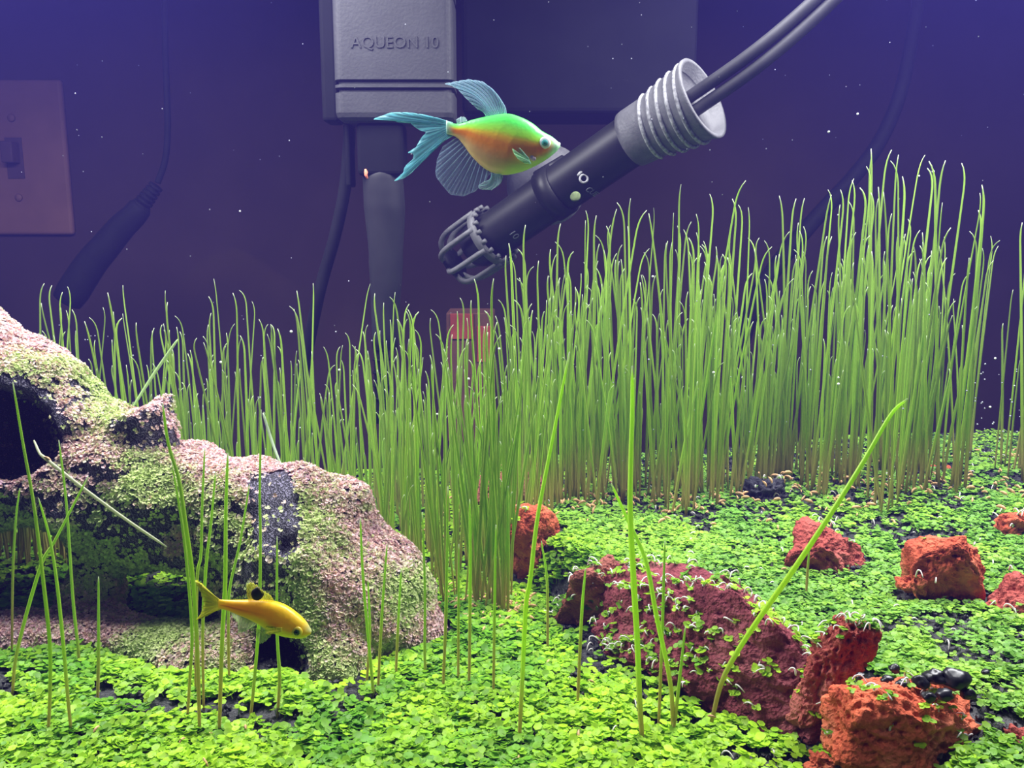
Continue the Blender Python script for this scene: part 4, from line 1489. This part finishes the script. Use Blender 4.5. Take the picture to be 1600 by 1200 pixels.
for pts, r, lb in fg_blades:
    root = ground_hit(pts[-1][0], pts[-1][1])
    if pts[0][0] == 1418:
        root = at(1112, 1122, .208)
    if pts[0][0] == 1265:
        root = at(1260, 923, .262)
    n = len(pts)
    Yr = root[1]
    W3 = [at(px, py, Yr + 0.004 * math.sin(q * 1.3) * (n - 1 - q) / n) for q, (px, py) in enumerate(pts)]
    W3[-1] = root - np.array([0, 0, .001])
    path = catmull(W3[::-1], 26)
    t = np.linspace(0, 1, 26)
    Lg = np.linalg.norm(np.diff(path, axis=0), axis=1).sum()
    o0 = path[0].copy()
    v, F, c = add_blade_arrays(path - o0, t, r, 1.55 if r >= .00066 else RNG.uniform(1.05, 1.35), Lg)
    o = link('grass_blade', mesh_np('grass_blade', v, F, True, c), M['grass'])
    o.location = o0
    tag(o, lb or FG, 'grass blade', 'foreground grass blades')

def loose_blade(pts, r, label, col_tip=(0.75, 0.82, 0.62)):
    path = catmull([at(*q) for q in pts], 24)
    o0 = path[0].copy()
    v, F = tube_np(path - o0, np.interp(np.linspace(0, 1, 24), [0, .06, .5, .95, 1], [.35, .8, 1, .8, .3]) * r, 6, True, .6)
    c = np.tile(np.array(col_tip), (len(v), 1))
    o = link('grass_blade', mesh_np('grass_blade', v, F, True, c), M['grass'])
    o.location = o0
    return tag(o, label, 'grass blade', 'loose grass blades')
lb = loose_blade([(53, 688, .272), (62, 708, .268), (72, 717, .266), (121, 756, .262), (193, 809, .258), (261, 855, .255)], .0006, 'pale loose grass blade lying slantwise across the log', (0.62, 0.66, 0.45))
loose_blade([(278, 530, .328), (240, 585, .324), (205, 640, .318)], .0006, 'pale green grass blade leaning out behind the stub', (0.45, 0.62, 0.28))
loose_blade([(411, 645, .330), (425, 690, .328), (442, 735, .322)], .0006, 'short pale grass blade leaning behind the bare scar of the log', (0.55, 0.68, 0.48))

# ------------------------------------------------------------------ husks, roots, pebbles, bubbles
def husk_arr(seed, L=.0024):
    r = np.random.default_rng(seed)
    path = catmull([(-L / 2, 0, 0), (-L * .2, L * .06, L * .1), (L * .2, L * .06, L * .1), (L / 2, 0, -L * .04)], 8)
    return tube_np(path, np.array([.1, .5, .8, 1, 1, .85, .5, .08]) * L * .18, 6, True, .6)
hv = [husk_arr(s) for s in range(3)]
hme = [mesh_np('seed_husk', v, F) for v, F in hv]
spots = [(812, 987), (857, 1037), (905, 1148), (811, 1186), (668, 1040), (744, 1080), (152, 1140), (322, 1192), (285, 1158), (328, 1150), (385, 1138), (924, 1065), (1112, 1120), (395, 1045), (1225, 890)]
for q, (px, py) in enumerate(spots):
    g = ground_hit(px, py, .0022)
    if (px, py) == (1112, 1120):
        g = at(1112, 1120, .206)
    o = link('seed_husk', hme[q % 3], M['husk'])
    o.location = g
    o.rotation_euler = (0, float(RNG.normal(0, .3)), float(RNG.uniform(0, 3.1)))
    s_ = float(RNG.uniform(.9, 1.5))
    o.scale = (s_, s_, s_)
    tag(o, 'single tan seed husk lying on the green carpet', 'seed husk', 'tan husks on the carpet')
g = at(74, 719, .2655)
o = link('seed_husk', hme[0], M['husk']); o.location = g; o.rotation_euler = (0, .8, 0); o.scale = (1.3, 1.3, 1.3)
tag(o, 'tan seed husk on the pale blade at the log mouth', 'seed husk')
its = []
for q in range(380):
    px = RNG.uniform(640, 1600) if q > 60 else RNG.uniform(640, 860)
    if px > 835:
        Y = RNG.normal(.348, .011)
    else:
        Y = RNG.normal(.292, .008)
    if q % 5 == 0:
        Y = RNG.uniform(.35, .43)
    x = at(px, 800, Y)[0]
    z = float(hlook(np.array([x]), np.array([Y]), HGRID)[0])
    v, F = hv[q % 3]
    a, b = RNG.uniform(0, 6.28), RNG.normal(0, .5)
    Rm = np.array(Matrix.Rotation(a, 3, 'Z') @ Matrix.Rotation(b, 3, 'Y'))
    its.append(((v * RNG.uniform(.9, 1.7)) @ Rm.T + [x, Y, z + .0022], F))
v, F = join_np(its)
ho = link('husk_litter', mesh_np('husk_litter', v, F), M['husk'])
tag(ho, 'litter of tan seed husks around the foot of the grass', 'husks', kind='stuff')

# curled white roots on the rocks, terrace and grass foot
its = []
sel = RNG.choice(len(rp_), 330, replace=True)
pts = [(rp_[q], rn_[q]) for q in sel]
for q in range(260):
    x = RNG.uniform(0.0, .24); y = RNG.uniform(.20, .42)
    pts.append((np.array([x, y, float(hlook(np.array([x]), np.array([y]), HGRID)[0])]), np.array([0, 0, 1.0])))
for p0, n_ in pts:
    a = RNG.uniform(0, 6.28)
    d = np.array([math.cos(a), math.sin(a), 0])
    L = RNG.uniform(.0018, .0045)
    path = catmull([p0 - n_ * .0004, p0 + n_ * L * .45 + d * L * .15, p0 + n_ * L * .55 + d * L * .5, p0 + n_ * L * .15 + d * L * .85], 9)
    its.append(tube_np(path, np.linspace(.00030, .00014, 9), 5))
v, F = join_np(its)
ro = link('white_roots', mesh_np('white_roots', v, F), M['root'])
tag(ro, 'curled white seedling roots among rocks and terrace', 'roots', kind='stuff')

# loose black soil grains
gv, gf = ico(1)
gt = []
for s in range(5):
    r = np.random.default_rng(s)
    gt.append((gv * (1 + .35 * r.normal(0, .5, (len(gv), 1))) * r.uniform(.7, 1.2, 3), gf))
NG = 14000
x = RNG.uniform(-.24, .24, NG); y = RNG.uniform(.15, .46, NG)
gpos = np.stack([x, y, ground(x, y) + .0005], 1)
vw, _, _ = in_view(gpos, 30)
gpos = gpos[vw]
v, f, c = scatter(gt, gpos, np.tile([0, 0, 1.0], (len(gpos), 1)), RNG.uniform(.0005, .0012, len(gpos)), np.ones((len(gpos), 3)), RNG)
so = link('soil_grains', mesh_np('soil_grains', v, f, False), M['soil'])
tag(so, 'loose black soil grains between the seedlings', 'soil grains', kind='stuff')

# black pebbles on the bright red rock and its edge
pm = mat_plain('glossy_black_pebble', (0.012, 0.012, 0.018), 0.34, .3, 400)
pv, pf = ico(3)
for q, (px, py, r_, Y) in enumerate([(1385, 1062, 9, .190), (1410, 1070, 11, .188), (1438, 1066, 12, .188), (1462, 1058, 15, .189), (1492, 1062, 20, .188), (1475, 1086, 12, .184), (1512, 1085, 11, .186), (1398, 1045, 8, .196), (1344, 1058, 8, .196), (1540, 1050, 6, .196), (1452, 1088, 10, .182)]):
    r = np.random.default_rng(200 + q)
    V = pv * (1 + .30 * fbm(pv + q, 1.4, 3, q))[:, None] * np.array([1.15, 1, .85]) * r_ * pxm(Y)
    o = link('black_pebble', mesh_np('black_pebble', V, pf), pm)
    o.location = at(px, py, Y)
    tag(o, 'glossy black pebble on top of the bright orange red rock', 'pebble', 'black pebbles on the red rock')

# floating specks and bubbles
bv, bf = ico(2)
bme = mesh_np('air_bubble', bv, bf)
bub = [(1020, 432, .36), (1310, 590, .35), (940, 880, .30), (455, 518, .36), (530, 578, .36), (536, 640, .34), (732, 592, .33), (1388, 478, .37), (1555, 560, .37), (1547, 636, .37),
       (1160, 590, .36), (1115, 582, .35), (1310, 600, .35), (375, 330, .40), (32, 512, .36), (1436, 275, .40), (1310, 336, .40), (1295, 206, .30), (780, 545, .33), (640, 640, .33), (683, 647, .33), (345, 566, .36), (1458, 268, .40), (1340, 178, .4)]
for px, py, Y in bub:
    o = link('air_bubble', bme, M['bubble'])
    o.location = at(px, py, Y)
    s_ = float(RNG.uniform(1.3, 2.2)) * pxm(Y)
    o.scale = (s_, s_, s_)
    tag(o, 'tiny pale bubble floating near the grass tips', 'bubble', 'floating bubbles')
its = []
for q in range(230):
    px, py = RNG.uniform(0, 1600), RNG.uniform(0, 1000) ** 1.0
    Y = RNG.uniform(.2, .44)
    p_ = at(px, py, Y)
    if p_[2] < ground(p_[0], p_[1]) + .006:
        continue
    s_ = RNG.uniform(.35, 1.0) * pxm(Y)
    its.append((ico(1)[0] * s_ * [1, 1, 1.2] + p_, [ico(1)[1]]))
for q in range(70):          # pearling at the thin stems and blade tips
    px, py = (RNG.uniform(1500, 1600), RNG.uniform(560, 730)) if q < 42 else (RNG.uniform(100, 1450), RNG.uniform(480, 680))
    s_ = RNG.uniform(.7, 1.6) * pxm(.36)
    its.append((ico(1)[0] * s_ + at(px, py, RNG.uniform(.33, .40)), [ico(1)[1]]))
v, F = join_np(its)
sp = link('water_specks', mesh_np('water_specks', v, F), mat_plain('drifting_speck', (0.36, 0.38, 0.46), .5, .2, 900))
tag(sp, 'fine pale specks drifting in the water', 'specks', kind='stuff')

# round drifting leaf before the heater
v, f = lathe_np([(-.0002, 0), (-.0002, .0018), (0, .0021), (.0003, .0016), (.0004, 0)], 20, (np.array([.2, -.9, .3]), np.array([1.0, 0, .1]), np.array([0, .35, .95])))
o = link('round_leaf', mesh_np('round_leaf', v, f), mat_plain('olive_leaf', (0.10, 0.13, 0.06), .8, .3, 500, spec=0.1))
o.location = at(899, 307, .365)
tag(o, 'small olive round leaf floating in front of the heater', 'leaf')
